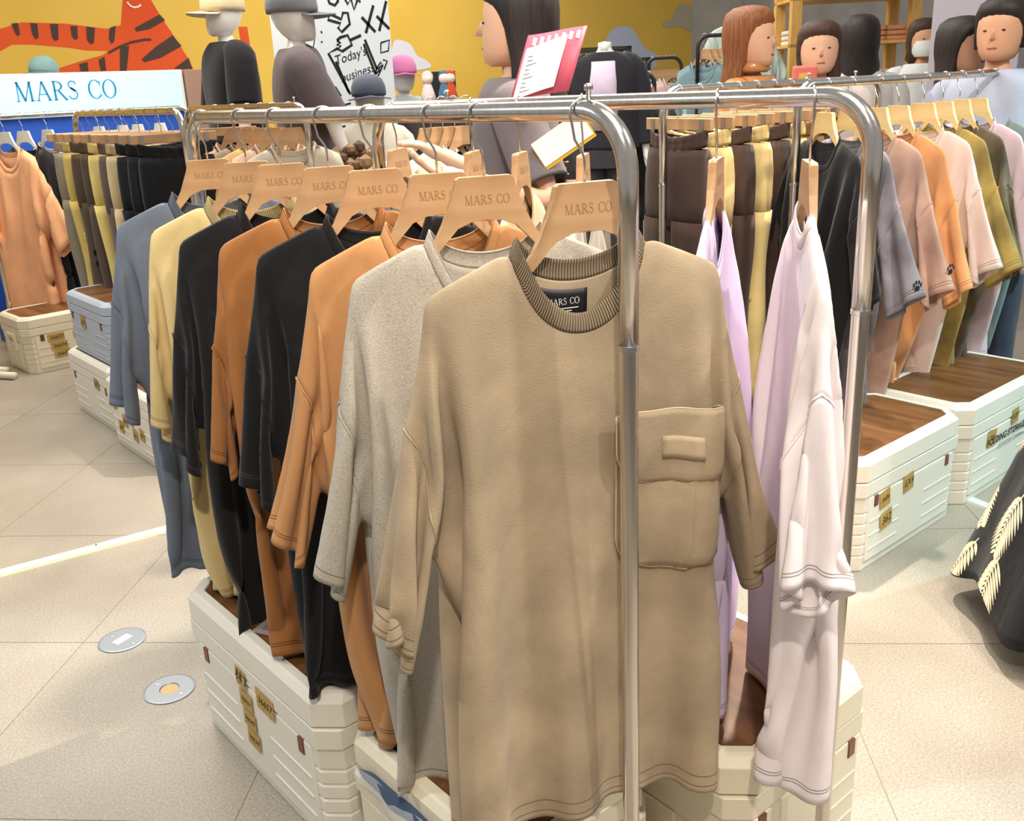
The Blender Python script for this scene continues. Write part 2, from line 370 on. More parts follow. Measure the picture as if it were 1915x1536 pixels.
# ------------------------------------------------------------------ tees: a flat pattern draped over the hanger by a small cloth solver
def lerp(a, b, t): return a + (b - a) * t
def tee_pattern(W=.31,L=.80,SL=.25,cuff=.20,neck=.093,ndf=.088,ndb=.02,slope=24,drop=.30,seed=0,thick=.03,sag=50,res=1.0):
    sl=math.tan(math.radians(slope))
    na=max(8,int(15*res)); nl=max(8,int(22*res)); ms=max(6,int(13*res)); nk=max(4,int(6*res)); nsd=max(7,int(13*res))
    xs=[neck*i/nk for i in range(nk+1)]+[lerp(neck,W,i/nsd) for i in range(1,nsd+1)]
    xs=[-x for x in reversed(xs[1:])]+xs
    zu=-drop
    NC=len(xs); NR=na+nl
    def top(x,front):
        a=abs(x)
        if a>=neck-1e-9: return -(a-neck)*sl
        t=a/neck
        return -ndf*math.sqrt(max(0,1-t**2.3)) if front else -ndb*(1-t**4)
    P=[];Q=[];idx={};F=[];R=[];side=[];uv=[]
    rnd=random.Random(seed)
    def add(k,flat,pos,sd,u):
        if k not in idx:
            idx[k]=len(P);P.append(flat);Q.append(pos);side.append(sd);uv.append(u)
        return idx[k]
    def key(i,j,fr):
        if ((i in(0,NC-1)) and j>=na) or (j==0 and abs(xs[i])>=neck-1e-9): return ('b',i,j)
        return ('b',i,j,fr)
    tip=.2
    for fr in (1,0):
        s=-1 if fr else 1
        for i,x in enumerate(xs):
            for j in range(NR+1):
                z=lerp(top(x,fr),zu,j/na) if j<=na else lerp(zu,-L,(j-na)/nl)
                k=key(i,j,fr); sd=0 if len(k)==3 else s
                a=abs(x)/W
                y=s*thick*math.sqrt(max(0,1-a**4)+.05)*min(1,(j+1)/6) if sd else 0
                y+=s*.008*math.sin(x*26+seed*2.1+fr*1.7)*j/NR
                xx=x;zz=z
                if abs(x)>tip: # pre-bend beyond the hanger tip
                    e=abs(x)-tip; b=math.radians(sag)*.8
                    xx=math.copysign(tip+e*math.cos(b),x); zz=z-e*math.sin(b)*.8
                add(k,(x,z),(xx,y+rnd.uniform(-1,1)*.0006,zz),sd,(x,z+L))
        for i in range(NC-1):
            for j in range(NR):
                q=[idx[key(i,j,fr)],idx[key(i,j+1,fr)],idx[key(i+1,j+1,fr)],idx[key(i+1,j,fr)]]
                if not fr:q.reverse()
                F.append(q);R.append(0)
    zt=top(W,1); ang=math.radians(slope+12); d=(math.cos(ang),-math.sin(ang)); nn=(-math.sin(ang),-math.cos(ang))
    a2=math.radians(slope+sag); d2=(math.cos(a2),-math.sin(a2)); n2=(-math.sin(a2),-math.cos(a2))
    for sdx in (0,1):
        i0=NC-1 if sdx else 0; sg=1 if sdx else -1
        for fr in (1,0):
            s=-1 if fr else 1
            for m in range(1,ms+1):
                t=m/ms
                for j in range(na+1):
                    u=j/na
                    def pt(W0,z0,zu0,d,nn):
                        tx,tz=W0+SL*t*d[0],z0+SL*t*d[1]
                        hx,hz=W0+SL*d[0]+nn[0]*cuff,z0+SL*d[1]+nn[1]*cuff
                        bx,bz=lerp(W0,hx,t),lerp(zu0,hz,t)
                        return lerp(tx,bx,u),lerp(tz,bz,u)
                    fx,fz=pt(W,zt,zu,d,nn)
                    base=Q[idx[key(NC-1,0,1)]]
                    px,pz=pt(base[0],base[2],zu,d2,n2)
                    k=('s',sdx,m,j) if j in(0,na) else ('s',sdx,m,j,fr)
                    sd=0 if len(k)==4 else s
                    y=s*(.03)*math.sin(math.pi*u)**.6 if sd else 0
                    add(k,(sg*fx,fz),(sg*px,y,pz),sd,(u*cuff,SL*(1-t)))
            def kk(m,j):
                if m==0:return key(i0,j,fr)
                return ('s',sdx,m,j) if j in(0,na) else ('s',sdx,m,j,fr)
            for m in range(ms):
                for j in range(na):
                    q=[idx[kk(m,j)],idx[kk(m,j+1)],idx[kk(m+1,j+1)],idx[kk(m+1,j)]]
                    if sdx==0:q.reverse()
                    if not fr:q.reverse()
                    F.append(q);R.append(1+sdx)
    E=[];B=[]   # stretch (with flat length), bend
    def dist(a,b): return math.hypot(P[a][0]-P[b][0],P[a][1]-P[b][1])
    se=set()
    def e(a,b,typ,l=None):
        kx=(min(a,b),max(a,b),typ)
        if a==b or kx in se:return
        se.add(kx); (E if typ<2 else B).append((a,b,dist(a,b) if l is None else l,typ))
    for q in F:
        for n in range(4): e(q[n],q[(n+1)%4],0)
        e(q[0],q[2],1);e(q[1],q[3],1)
    for fr in (1,0):
        for i in range(NC):
            for j in range(NR+1):
                if i+2<NC: e(idx[key(i,j,fr)],idx[key(i+2,j,fr)],2)
                if j+2<=NR: e(idx[key(i,j,fr)],idx[key(i,j+2,fr)],2)
        for sdx in (0,1):
            i0=NC-1 if sdx else 0
            def kk(m,j):
                if m==-1:return key(i0-1 if sdx else 1,j,fr)
                if m==0:return key(i0,j,fr)
                return ('s',sdx,m,j) if j in(0,na) else ('s',sdx,m,j,fr)
            for m in range(-1,ms+1):
                for j in range(na+1):
                    if m+2<=ms: e(idx[kk(m,j)],idx[kk(m+2,j)],2)
                    if m>=1 and j+2<=na: e(idx[kk(m,j)],idx[kk(m,j+2)],2)
    pins=[idx[('b',i,0)] for i,x in enumerate(xs) if neck-1e-9<=abs(x)<=tip+.004]
    return dict(P=np.array(P),Q=np.array(Q,float),F=F,R=np.array(R),side=np.array(side),uv=np.array(uv),idx=idx,xs=xs,NC=NC,NR=NR,na=na,ms=ms,key=key,cons=E+B,pins=pins,neck=neck,L=L,W=W,ndb=ndb)
def colour(cons,n):
    used=[0]*n; groups=[]
    out=[]
    for (a,b,l,t) in cons:
        m=used[a]|used[b]; c=0
        while m>>c&1:c+=1
        used[a]|=1<<c;used[b]|=1<<c
        while len(out)<=c: out.append([])
        out[c].append((a,b,l,t))
    return out
def drape(T,secs=1.3,sub=760,bend=1e-2,shear=3e-3,stretch=1e-4,ymax=.05,damp=5,xout=.225,ymin=.008,wind=0.,tilt=0.,bx=.205,flare=.035,ysl=.036):
    x=T['Q'].copy(); n=len(x); v=np.zeros_like(x)
    w=np.ones(n); w[T['pins']]=0
    comp=(stretch,shear,bend)
    dt=secs/sub
    G=[]
    for g in colour(T['cons'],n):
        a=np.array([c[0] for c in g]);b=np.array([c[1] for c in g]);l=np.array([c[2] for c in g])
        al=np.array([comp[c[3]] for c in g])*.02/(dt*dt)  # scaled compliance (mass ~ 0.02)
        ws=w[a]+w[b]; ok=ws>0
        a,b,l,al,ws=a[ok],b[ok],l[ok],al[ok],ws[ok]
        G.append((a,b,l,al+ws,w[a][:,None],w[b][:,None]))
    sd=T['side']; fr=np.where(sd<0)[0]; bk=np.where(sd>0)[0]
    slv=np.zeros(n,bool)
    for q,r in zip(T['F'],T['R']):
        if r: slv[q]=True
    body=np.zeros(n,bool)
    for q,r in zip(T['F'],T['R']):
        if not r: body[q]=True
    sl=np.where(slv&~body)[0]
    low=np.where(body&~slv&(T['P'][:,1]<-.13))[0]
    sgn=np.sign(x[sl,0])
    inv={v:k for k,v in T['idx'].items()}
    ramp=np.array([inv[i][2]/T['ms'] for i in sl]); xmin=xout+flare*ramp
    for s in range(sub):
        v[:,2]-=9.8*dt; v[:,0]+=tilt*dt; v[:,1]+=wind*dt
        v*=math.exp(-damp*dt)
        p=x; x=x+v*dt*w[:,None]
        order=range(len(G)) if s%2 else range(len(G)-1,-1,-1)
        for gi in order:
            a,b,l,den,wa,wb=G[gi]
            d=x[a]-x[b]; ln=np.sqrt((d*d).sum(1))+1e-12
            c=((ln-l)/(den*ln))[:,None]*d
            x[a]-=c*wa; x[b]+=c*wb
        y=x[:,1]
        y[fr]=np.clip(y[fr],-ymax,-ymin); y[bk]=np.clip(y[bk],ymin,ymax)
        # sleeves stay outside the hanger ends
        xx=x[sl,0]*sgn; x[sl,0]=np.maximum(xx,xmin)*sgn
        y[sl]=np.clip(y[sl],-ysl,ysl)
        x[low,0]=np.clip(x[low,0],-bx,bx)
        v=(x-p)/dt
    return x
def tee_data(pp, sp):
    T = tee_pattern(**pp); T['X'] = drape(T, **sp); T['SL'] = pp.get('SL', .25); T['drop'] = pp.get('drop', .30); return T
def surf(T, fr, x, z):
    """pattern point (x,z) of the front/back panel -> draped position"""
    xs = T['xs']; i = max(0, min(len(xs) - 2, int(np.searchsorted(xs, x)) - 1)); t = (x - xs[i]) / (xs[i + 1] - xs[i])
    def col(i):
        k = [T['idx'][T['key'](i, j, fr)] for j in range(T['NR'] + 1)]; zs = T['P'][k][:, 1]; X = T['X'][k]
        return np.array([np.interp(-z, -zs, X[:, c]) for c in range(3)])
    return col(i) * (1 - t) + col(i + 1) * t
def sub_mesh(name, X, F, vv, mt, mirror=False):
    ids = sorted({i for q in F for i in q}); mp = {a: n for n, a in enumerate(ids)}
    co = X[ids].copy()
    if mirror: co[:, 0] *= -1
    me = bpy.data.meshes.new(name); fs = [[mp[i] for i in (reversed(q) if mirror else q)] for q in F]
    me.from_pydata(co.tolist(), [], fs); me.polygons.foreach_set('use_smooth', [True] * len(fs))
    uv = me.uv_layers.new(name='UVMap'); li = np.empty(len(me.loops), dtype=np.int32); me.loops.foreach_get('vertex_index', li)
    uv.data.foreach_set('uv', vv[ids][li].astype(np.float32).ravel()); me.materials.append(mt); return me
TEE_Z = -.070
def make_tee(T, m, x, y, yaw, label, group, cat='t-shirt', collar=None, cw=.022, name='t_shirt', mirror=False, sub=1, k=(1, 1, 1), z=None, dx=0, seam=True):
    """one tee hanging from a hanger whose wood top is at (x,y,BAR_Z-HDROP)"""
    zz = (BAR_Z - HDROP if z is None else z)
    e = empty(name, (x, y, zz), yaw, label, cat, group); e.scale = k
    X = T['X'] + np.array([dx, 0, TEE_Z]); F = T['F']; Rg = T['R']; uv = T['uv'].copy()
    inv = {v: kk for kk, v in T['idx'].items()}
    for r, nm in ((0, 'body'), (1, 'sleeve'), (2, 'sleeve')):
        vv = uv.copy()
        if r:
            for i, kk in inv.items():
                if kk[0] == 'b': vv[i] = (0, T['SL'])
        me = sub_mesh(nm, X, [q for q, g in zip(F, Rg) if g == r], vv, m, mirror)
        o = obj(nm, me, e)
        if sub: subs(o, sub)
        so = o.modifiers.new('thick', 'SOLIDIFY'); so.thickness = .0016; so.offset = 0
        if r and seam:
            i0 = 0 if r == 1 else T['NC'] - 1
            lp = [X[T['idx'][T['key'](i0, j, 1)]] for j in range(T['na'] + 1)] + [X[T['idx'][T['key'](i0, j, 0)]] for j in range(T['na'] - 1, -1, -1)]
            sx = -1 if mirror else 1
            MB().tube([(p[0] * sx, p[1], p[2]) for p in lp], .0017, 5).build('seam', m, o, True)
    # collar band: carries on from the neckline, leaning into the neck hole
    cm = collar or m; n0 = [i for i, xx in enumerate(T['xs']) if abs(xx) <= T['neck'] + 1e-9]
    loop = [(i, 1) for i in n0] + [(i, 0) for i in reversed(n0[1:-1])]
    base = []; dirs = []
    ctr = np.array([dx, 0, X[T['idx'][T['key'](n0[0], 0, 1)]][2]])
    for i, fr in loop:
        p = X[T['idx'][T['key'](i, 0, fr)]]
        if abs(abs(T['xs'][i]) - T['neck']) < 1e-6:
            q = X[T['idx'][T['key'](i + (1 if T['xs'][i] > 0 else -1), 0, fr)]]; d = (p - q) * np.array([1, 1, .35])
        else:
            q = X[T['idx'][T['key'](i, 2, fr)]]; d = p - q
        d = d / np.linalg.norm(d); c = ctr - p; c[2] = 0; c /= np.linalg.norm(c) + 1e-9
        d = d + .45 * c * (1 if fr else .25); d /= np.linalg.norm(d); base.append(p); dirs.append(d)
    n = len(loop); dirs = np.array(dirs)
    for _ in range(6): dirs = (np.roll(dirs, 1, 0) + dirs * 2 + np.roll(dirs, -1, 0)) / 4
    base = np.array(base); arc_l = np.concatenate([[0], np.cumsum(np.linalg.norm(np.diff(np.vstack([base, base[:1]]), axis=0), axis=1))])
    co = []; uvs = []; fs = []
    for s in range(4):
        for j in range(n):
            a = s / 3; out = np.array([0, (-1 if loop[j][1] else 1) * .0022 * math.sin(math.pi * a), 0]); co.append(base[j] + dirs[j] * cw * a - dirs[j] * .001 + out); uvs.append((arc_l[j], a * cw))
    for s in range(3):
        for j in range(n): j2 = (j + 1) % n; fs.append([s * n + j, s * n + j2, (s + 1) * n + j2, (s + 1) * n + j])
    co = np.array(co)
    if mirror: co[:, 0] *= -1
    me = bpy.data.meshes.new('collar'); me.from_pydata(co.tolist(), [], fs); me.polygons.foreach_set('use_smooth', [True] * len(fs))
    u = me.uv_layers.new(name='UVMap')
    for lpx in me.loops:
        q = uvs[lpx.vertex_index]; u.data[lpx.index].uv = q
    for p in me.polygons:                              # the wrap-around faces keep increasing u
        us = [u.data[li].uv[0] for li in p.loop_indices]
        if max(us) - min(us) > arc_l[-1] / 2:
            for li in p.loop_indices:
                if u.data[li].uv[0] < arc_l[-1] / 2: u.data[li].uv[0] += arc_l[-1]
    me.materials.append(cm); o = obj('collar', me, e)
    if sub: subs(o, 1)
    so = o.modifiers.new('thick', 'SOLIDIFY'); so.thickness = .0024; so.offset = 0
    e['_k'] = 0; del e['_k']
    return e
def neck_label(e, T, xc, text, w=.058, h=.036, dx=0, small=True, drop=.012):
    """woven label sewn inside the back neck"""
    nx, nz = 8, 5; g = []
    for j in range(nz + 1):
        for i in range(nx + 1):
            fx = xc + w * (i / nx - .5); fz = -T['ndb'] - drop - h * j / nz
            p = surf(T, 0, fx, fz) + np.array([dx, -.0035, TEE_Z]); g.append(p)
    f = [(j * (nx + 1) + i, j * (nx + 1) + i + 1, (j + 1) * (nx + 1) + i + 1, (j + 1) * (nx + 1) + i) for j in range(nz) for i in range(nx)]
    lo = MB().add(g, [tuple(reversed(q)) for q in f]).build('neck_label', mat('label_black', (20, 20, 22), .5), e, True)
    so = lo.modifiers.new('thick', 'SOLIDIFY'); so.thickness = .0006
    mid = surf(T, 0, xc, -T['ndb'] - drop - h * .36) + np.array([dx, -.0035, TEE_Z])
    p1 = surf(T, 0, xc - w / 3, -T['ndb'] - drop - h * .36); p2 = surf(T, 0, xc + w / 3, -T['ndb'] - drop - h * .36)
    a = math.atan2(p2[1] - p1[1], p2[0] - p1[0])
    b = serif_text(MB(), 'MARS CO', .0085)
    if small:
        for kx, (ww, zz) in enumerate(((.040, -.009), (.022, -.0125))): b.ribbon([(-ww / 2, zz), (ww / 2, zz)], .0011)
        b.ribbon([(-.003, -.019), (.003, -.019)], .0012); b.ribbon([(0, -.019), (0, -.024)], .0012)
    b.xf(Matrix.Translation(Vector(mid) + Vector((0, -.0022, 0))) @ Matrix.Rotation(a, 4, 'Z')).build('label_lettering', WHITEP, lo)
    return lo
# ------------------------------------------------------------------ storage boxes
def octo(lx, ly, c, z): 
    a, b = lx / 2, ly / 2
    return [(-a + c, -b, z), (a - c, -b, z), (a, -b + c, z), (a, b - c, z), (a - c, b, z), (-a + c, b, z), (-a, b - c, z), (-a, -b + c, z)]
def storage_box(loc, rz, lx, ly, h, label, wood=OAK, pl=PLAST, notes=(), style='a', group='white storage boxes with wooden lids', latches=True, handle=True, lid_gap=0, lid=True):
    e = empty('storage_box', loc, rz, label, 'storage box', group)
    bh = h * .80 - lid_gap; c = .035
    rings = [octo(lx * .955, ly * .955, c, 0), octo(lx * .962, ly * .962, c, .006)]
    nr = 5
    for i in range(nr):
        z = .05 + (bh * .66 - .05) * i / (nr - 1); t = lerp(.963, .975, z / bh)
        rings += [octo(lx * t, ly * t, c, z - .003), octo(lx * t - .006, ly * t - .006, c, z - .001), octo(lx * t - .006, ly * t - .006, c, z + .002), octo(lx * t, ly * t, c, z + .004)]
    rings += [octo(lx * .978, ly * .978, c, bh * .84), octo(lx * .978 + .008, ly * .978 + .008, c, bh * .85), octo(lx * .98 + .008, ly * .98 + .008, c, bh)]
    MB().loft(rings).build('body', pl, e, False, .0012, seg=1)
    t = .974
    # raised front and end panels
    fp = MB().box((-lx * .40, -ly * t / 2 - .0035, bh * .10), (lx * .40, -ly * t / 2 + .004, bh * .82)).build('front_panel', pl, e, False, .003)
    MB().box((lx * t / 2 - .004, -ly * .26, bh * .10), (lx * t / 2 + .003, ly * .26, bh * .66)).build('end_panel', pl, e, False, .003)
    MB().box((-lx * t / 2 - .003, -ly * .26, bh * .10), (-lx * t / 2 + .004, ly * .26, bh * .66)).build('end_panel', pl, e, False, .003)
    for zz in (.22, .38, .54):
        for s in (-1, 1): MB().box((s * lx * .385 - .0 if s < 0 else lx * .12, -ly * t / 2 - .0055, bh * zz), (-lx * .12 if s < 0 else lx * .385, -ly * t / 2 - .003, bh * zz + .005)).build('rib', pl, fp)
    if latches:
        for s in (-1, 1):
            q = MB().box((s * lx * .34 - .011, -ly * t / 2 - .006, bh * .70), (s * lx * .34 + .011, -ly * t / 2, bh * .70 + .034)).build('latch', BROWNP, fp, False, .002)
    if handle:
        for s in (-1, 1):
            x = s * (lx * t / 2); hb = MB()
            for dy in (-.055, .055): hb.box((min(x, x + s * .014), dy - .008, bh * .5), (max(x, x + s * .014), dy + .008, bh * .84))
            hb.box((min(x, x + s * .016), -.06, bh * .78), (max(x, x + s * .016), .06, bh * .86)); hb.box((min(x, x + s * .012), -.05, bh * .47), (max(x, x + s * .012), .05, bh * .52))
            hb.build('handle', BROWNP if handle == 'brown' else pl, e, False, .003)
    if lid:
        zb = bh + lid_gap + .002; ld = empty('lid', (0, 0, 0), 0, parent=e)
        bpy.data.objects.remove(ld)
        C2 = .045; w0 = .032
        R_ = [octo(lx - .004, ly - .004, C2, zb), octo(lx, ly, C2, zb + .004), octo(lx, ly, C2, h - .016), octo(lx - .02, ly - .02, C2, h - .003), octo(lx - .03, ly - .03, C2, h), octo(lx - 2 * w0, ly - 2 * w0, C2 * .75, h), octo(lx - 2 * w0, ly - 2 * w0, C2 * .75, h - .005)]
        lo = MB().loft(R_).build('lid', pl, e, False, .0012, seg=1)
        MB().loft([octo(lx - 2 * w0 - .004, ly - 2 * w0 - .004, C2 * .74, h - .005), octo(lx - 2 * w0 - .004, ly - 2 * w0 - .004, C2 * .74, h - .0015)]).build('wood_panel', wood, lo)
    for (px, pz, wd, hg, txt, rot) in notes:
        nb = MB().box((-wd / 2, -.0006, -hg / 2), (wd / 2, 0, hg / 2)).build('tape_note', TAPE, e, loc=(px, -ly * t / 2 - .0062, pz))
        nb.rotation_euler = (0, R(rot), 0)
        if txt: write('handwriting', txt, min(hg * .8, wd / (len(txt) * .62)), INK, nb, (0, -.0012, 0), shear=.25)
    return e
B1 = .952
WBG = 'white storage boxes with wooden lids'
storage_box((.642 + .20, (1.335 + 1.962) / 2, 0), R(-90), .627, .40, .352, 'white wood-lidded box with five tape notes under the camel and black tees', notes=[(-.03, .245, .045, .045, '林T', 4), (-.02, .195, .055, .042, '36651', 3), (-.015, .150, .055, .042, '36645', 3), (-.008, .105, .055, .042, '36639', 4), (.075, .235, .075, .048, '36657', 2)])
storage_box((.668 + .165, (.852 + 1.318) / 2, 0), R(-90), .466, .33, .314, 'cream box with oak lid standing ajar below the tan canvas tee', pl=PLAST2, style='b', lid_gap=.022, latches=False, notes=[(.03, .13, .045, .05, '', 8)])
storage_box((1.035 + .2, .716 + .29, 0), 0, .40, .58, .352, 'cream box with brown handles under the white and lavender tees', pl=PLAST2, handle='brown')
storage_box((2.285 + .31, 1.238 + .18, 0), 0, .62, .36, .350, 'pale box with three tape notes nearest under the right rail', notes=[(-.165, .205, .055, .055, '36B6', -8), (-.03, .215, .055, .055, 'EX4', -6), (-.15, .135, .065, .055, '362', -8)])
storage_box((2.93 + .33, 1.238 + .18, 0), 0, .66, .36, .350, 'pale box printed STORAGE BOX further along the right rail', latches=False, notes=[(.03, .235, .05, .055, 'YDM', -5), (-.14, .2, .06, .06, '7701', 5)])
bx = [o for o in bpy.data.objects if o.get('label', '').startswith('pale box printed')][0]
write('printed_lettering', 'FOLDING STORAGE BOX', .034, INK, bx, (.02, -.1825, .185), bold=.001)
write('printed_lettering', 'OUTDOOR CAMPING', .022, mat('grey_ink', (120, 120, 120), .7), bx, (.02, -.1825, .152))
# far row on the left
storage_box((1.19 + .33, 5.55 + .19, 0), R(4), .62, .38, .315, 'cream box with rows of number notes under the peach garments', pl=PLAST2, notes=[(-.14, .185, .09, .042, '36607', 0), (-.13, .137, .09, .042, '36604', 0), (-.12, .09, .09, .042, '36605', 0), (.0, .23, .055, .036, '款7', 0), (.0, .183, .09, .04, '36599', 0), (.02, .13, .055, .04, 'W178', 0), (.12, .17, .07, .04, '366', 0), (.14, .125, .07, .04, '3658', 0)])
storage_box((2.2, 5.76, 0), R(2), .6, .38, .315, 'cream box half hidden behind the khaki trousers', pl=PLAST2, notes=[(-.2, .15, .08, .04, '3662', 0)])
storage_box((1.36, 3.80, 0), R(-90), .62, .36, .30, 'white box plastered with tape notes, lowest of the stack below the trousers', notes=[(-.2, .2, .05, .05, 'NS', 3), (-.1, .14, .05, .05, '362', 5), (-.03, .16, .05, .05, '365', 5), (.0, .1, .05, .05, '361', 5), (.08, .12, .05, .05, '367', 5), (-.16, .1, .05, .05, '369', 5)])
storage_box((1.40, 4.44, 0), R(-90), .62, .36, .30, 'white box behind the lowest noted box on the left', notes=[(.1, .2, .06, .05, 'NT', 3)])
storage_box((1.42, 4.42, .3005), R(-90), .56, .34, .28, 'grey-blue box on top of the stack below the trousers', pl=mat('bluegrey_plastic', (176, 184, 196), .5), notes=[(-.05, .16, .06, .06, '365', 3)], latches=True)

# ------------------------------------------------------------------ rails A (left) and B (right) in the foreground
K = .80
XA, XB = 1.054 * K, 1.476 * K
YA = [v * K for v in (2.425, 2.205, 2.03, 1.821, 1.644, 1.436, 1.302, 1.058)]
rack('clothes_rail', (XA, .969 * K), (XA, 2.505 * K), 'polished steel rail nearest the camera carrying camel, black and tan tees', bolts=(.062,), bl=.16)
rack('clothes_rail', (XB, .824 * K), (XB, 2.271 * K), 'polished steel rail behind, carrying the white and lavender tees', bolts=(.9,))
HG = 'beech hangers on the front rail'
cols = {'bluegrey': (104, 112, 126), 'cream': (212, 188, 132), 'black': (30, 29, 31), 'camel': (158, 104, 58), 'black2': (26, 26, 28), 'caramel': (190, 138, 90), 'heather': (178, 170, 156), 'canvas': (174, 154, 126)}
M_T = {k: fabric('cotton_' + k, c, stitch=(.020, .025)) for k, c in cols.items() if k not in ('heather', 'canvas')}
M_T['heather'] = fabric('jersey_heather', cols['heather'], heather=.12, stitch=(.02,))
M_T['canvas'] = fabric('canvas_tan', cols['canvas'], wash=.10, bump=.4, bscale=520, stitch=(.030, .012))
S0 = tee_data(dict(seed=4, W=.305, SL=.205, cuff=.195, L=.77), dict(bend=1.2e-2, xout=.210, ymax=.052, ysl=.045, flare=.0, tilt=.1))
S7 = tee_data(dict(seed=6, W=.31, SL=.21, cuff=.19, L=.775, thick=.04), dict(bend=1e-2, xout=.210, ymax=.055, ysl=.045, flare=.005))
S1 = tee_data(dict(seed=1, W=.305, SL=.235, L=.765), dict(xout=.212, ymax=.052))
S2 = tee_data(dict(seed=5, W=.31, SL=.24, L=.775, thick=.04), dict(bend=4e-3, xout=.215, ymax=.055, tilt=-.25))
S3 = tee_data(dict(seed=8, W=.315, SL=.275, L=.795, ndf=.092, neck=.095), dict(bend=6e-3, shear=4e-3, xout=.216, ymax=.055, ysl=.036, tilt=-.3, bx=.208))
S4 = tee_data(dict(seed=11, W=.30, SL=.25, L=.775, thick=.05, neck=.085), dict(bend=1.6e-2, xout=.205, ymax=.055, ysl=.055, flare=.02, wind=.05, bx=.195))
names = [('bluegrey', S7, 'blue-grey ribbed-collar tee at the far end of the front rail', -26, True, 1.0), ('cream', S0, 'cream raw-hem tee between the blue-grey and black tees', -26, False, 1.0), ('black', S7, 'black frayed-hem tee with ribbed collar, third from the far end', -25, False, 1.05),
         ('camel', S0, 'dark camel tee between the two black tees', -26, True, .99), ('black2', S7, 'plain black tee hanging between the dark camel and light caramel tees', -24, True, 1.0), ('caramel', S2, 'light caramel tee beside the heather grey one', -25, False, 1.03), ('heather', S1, 'heather grey jersey tee behind the tan canvas tee', -25, False, 1.07)]
ords = ['farthest', 'second farthest', 'third farthest', 'fourth', 'fifth', 'third nearest', 'second nearest', 'nearest']
for i, (cn, T, lab, yw, mir, kz) in enumerate(names):
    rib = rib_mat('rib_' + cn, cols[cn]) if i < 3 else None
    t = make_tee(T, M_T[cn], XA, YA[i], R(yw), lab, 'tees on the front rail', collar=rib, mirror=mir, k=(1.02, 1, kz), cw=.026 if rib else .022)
    hanger(XA, YA[i], R(yw), ords[i] + ' MARS CO beech hanger on the front rail, holding the %s tee' % {'bluegrey': 'blue-grey', 'black2': 'plain black', 'camel': 'dark camel', 'caramel': 'light caramel', 'heather': 'heather grey', 'black': 'frayed black'}.get(cn, cn), HG)
    if cn == 'heather': neck_label(t, T, -.0, 'Mars Co', dx=0)
    if cn == 'caramel': neck_label(t, T, .02, 'Mars Co')
# the tan canvas tee with a flap pocket
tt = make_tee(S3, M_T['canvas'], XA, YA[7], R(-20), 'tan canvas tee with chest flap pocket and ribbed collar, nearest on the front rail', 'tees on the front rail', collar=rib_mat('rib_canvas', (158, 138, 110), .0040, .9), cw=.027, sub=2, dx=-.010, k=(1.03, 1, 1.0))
hanger(XA, YA[7], R(-20), 'nearest MARS CO beech hanger on the front rail, holding the tan canvas tee', HG)
neck_label(tt, S3, -.018, 'MARS CO', dx=-.010, w=.062, h=.040)
def patch(e, T, name, outline, mt, off, rows=14, colsn=14, bulge=.004, dx=0, parent=None, th=.0018):
    """sewn-on piece following the front panel: outline(t)->(x_left,x_right,z) for t in 0..1 down the piece"""
    g = []
    for j in range(rows + 1):
        xl, xr, z = outline(j / rows)
        for i in range(colsn + 1):
            u = i / colsn; x = lerp(xl, xr, u); p = surf(T, 1, x, z)
            hpx = surf(T, 1, x + .01, z) - surf(T, 1, x - .01, z); hpz = surf(T, 1, x, z + .01) - surf(T, 1, x, z - .01); n = np.cross(hpx, hpz); n /= np.linalg.norm(n) + 1e-9
            b = bulge * (math.sin(math.pi * min(1, max(0, u))) * math.sin(math.pi * min(1, .15 + .85 * j / rows))) ** .5
            g.append(p + n * (off + b) + np.array([dx, 0, TEE_Z]))
    f = [(j * (colsn + 1) + i, (j + 1) * (colsn + 1) + i, (j + 1) * (colsn + 1) + i + 1, j * (colsn + 1) + i + 1) for j in range(rows) for i in range(colsn)]
    o = MB().add(g, f).build(name, mt, parent or e, True); so = o.modifiers.new('thick', 'SOLIDIFY'); so.thickness = th; so.offset = 0
    return o, g
POCK = fabric('canvas_pocket', shade(cols['canvas'], 1.04), wash=.12, bump=.4, bscale=520)
def pock(t, x0=.045, x1=.205, z0=-.255, z1=-.425):
    z = lerp(z0, z1, t); r = .055; q = 0 if z > z1 + r else r - math.sqrt(max(0, r * r - (z1 + r - z) ** 2)); return (x0 + q, x1 - q, z)
def flap(t): return pock(t, .040, .212, -.205, -.300)
po, pg = patch(tt, S3, 'pocket', pock, POCK, .004, bulge=.010, dx=-.010)
fo, fg = patch(tt, S3, 'pocket_flap', flap, POCK, .013, bulge=.006, dx=-.010, rows=12)
def stitch_line(g, ids, nm, par, r=.0009, mt=None):
    MB().tube([g[i] for i in ids], r, 5).build(nm, mt or fabric('stitch_tan', (196, 178, 146)), par, True)
W1 = 15
stitch_line(pg, [j * W1 + 10 for j in range(0, 15)], 'pleat_seam', po, .0016, POCK)
stitch_line(pg, [j * W1 for j in range(15)] + [14 * W1 + i for i in range(1, 15)] + [j * W1 + 14 for j in range(13, -1, -1)], 'piping', po, .0013)
stitch_line(fg, [j * W1 for j in range(13)] + [12 * W1 + i for i in range(1, 15)] + [j * W1 + 14 for j in range(11, -1, -1)], 'piping', fo, .0013)
stitch_line(fg, [i for i in range(15)], 'piping', fo, .0013)
patch(tt, S3, 'logo_patch', lambda t: (.110, .168, lerp(-.238, -.266, t)), fabric('canvas_patch', shade(cols['canvas'], 1.1), wash=.1), .0205, rows=4, colsn=6, bulge=.001, dx=-.010, parent=fo)

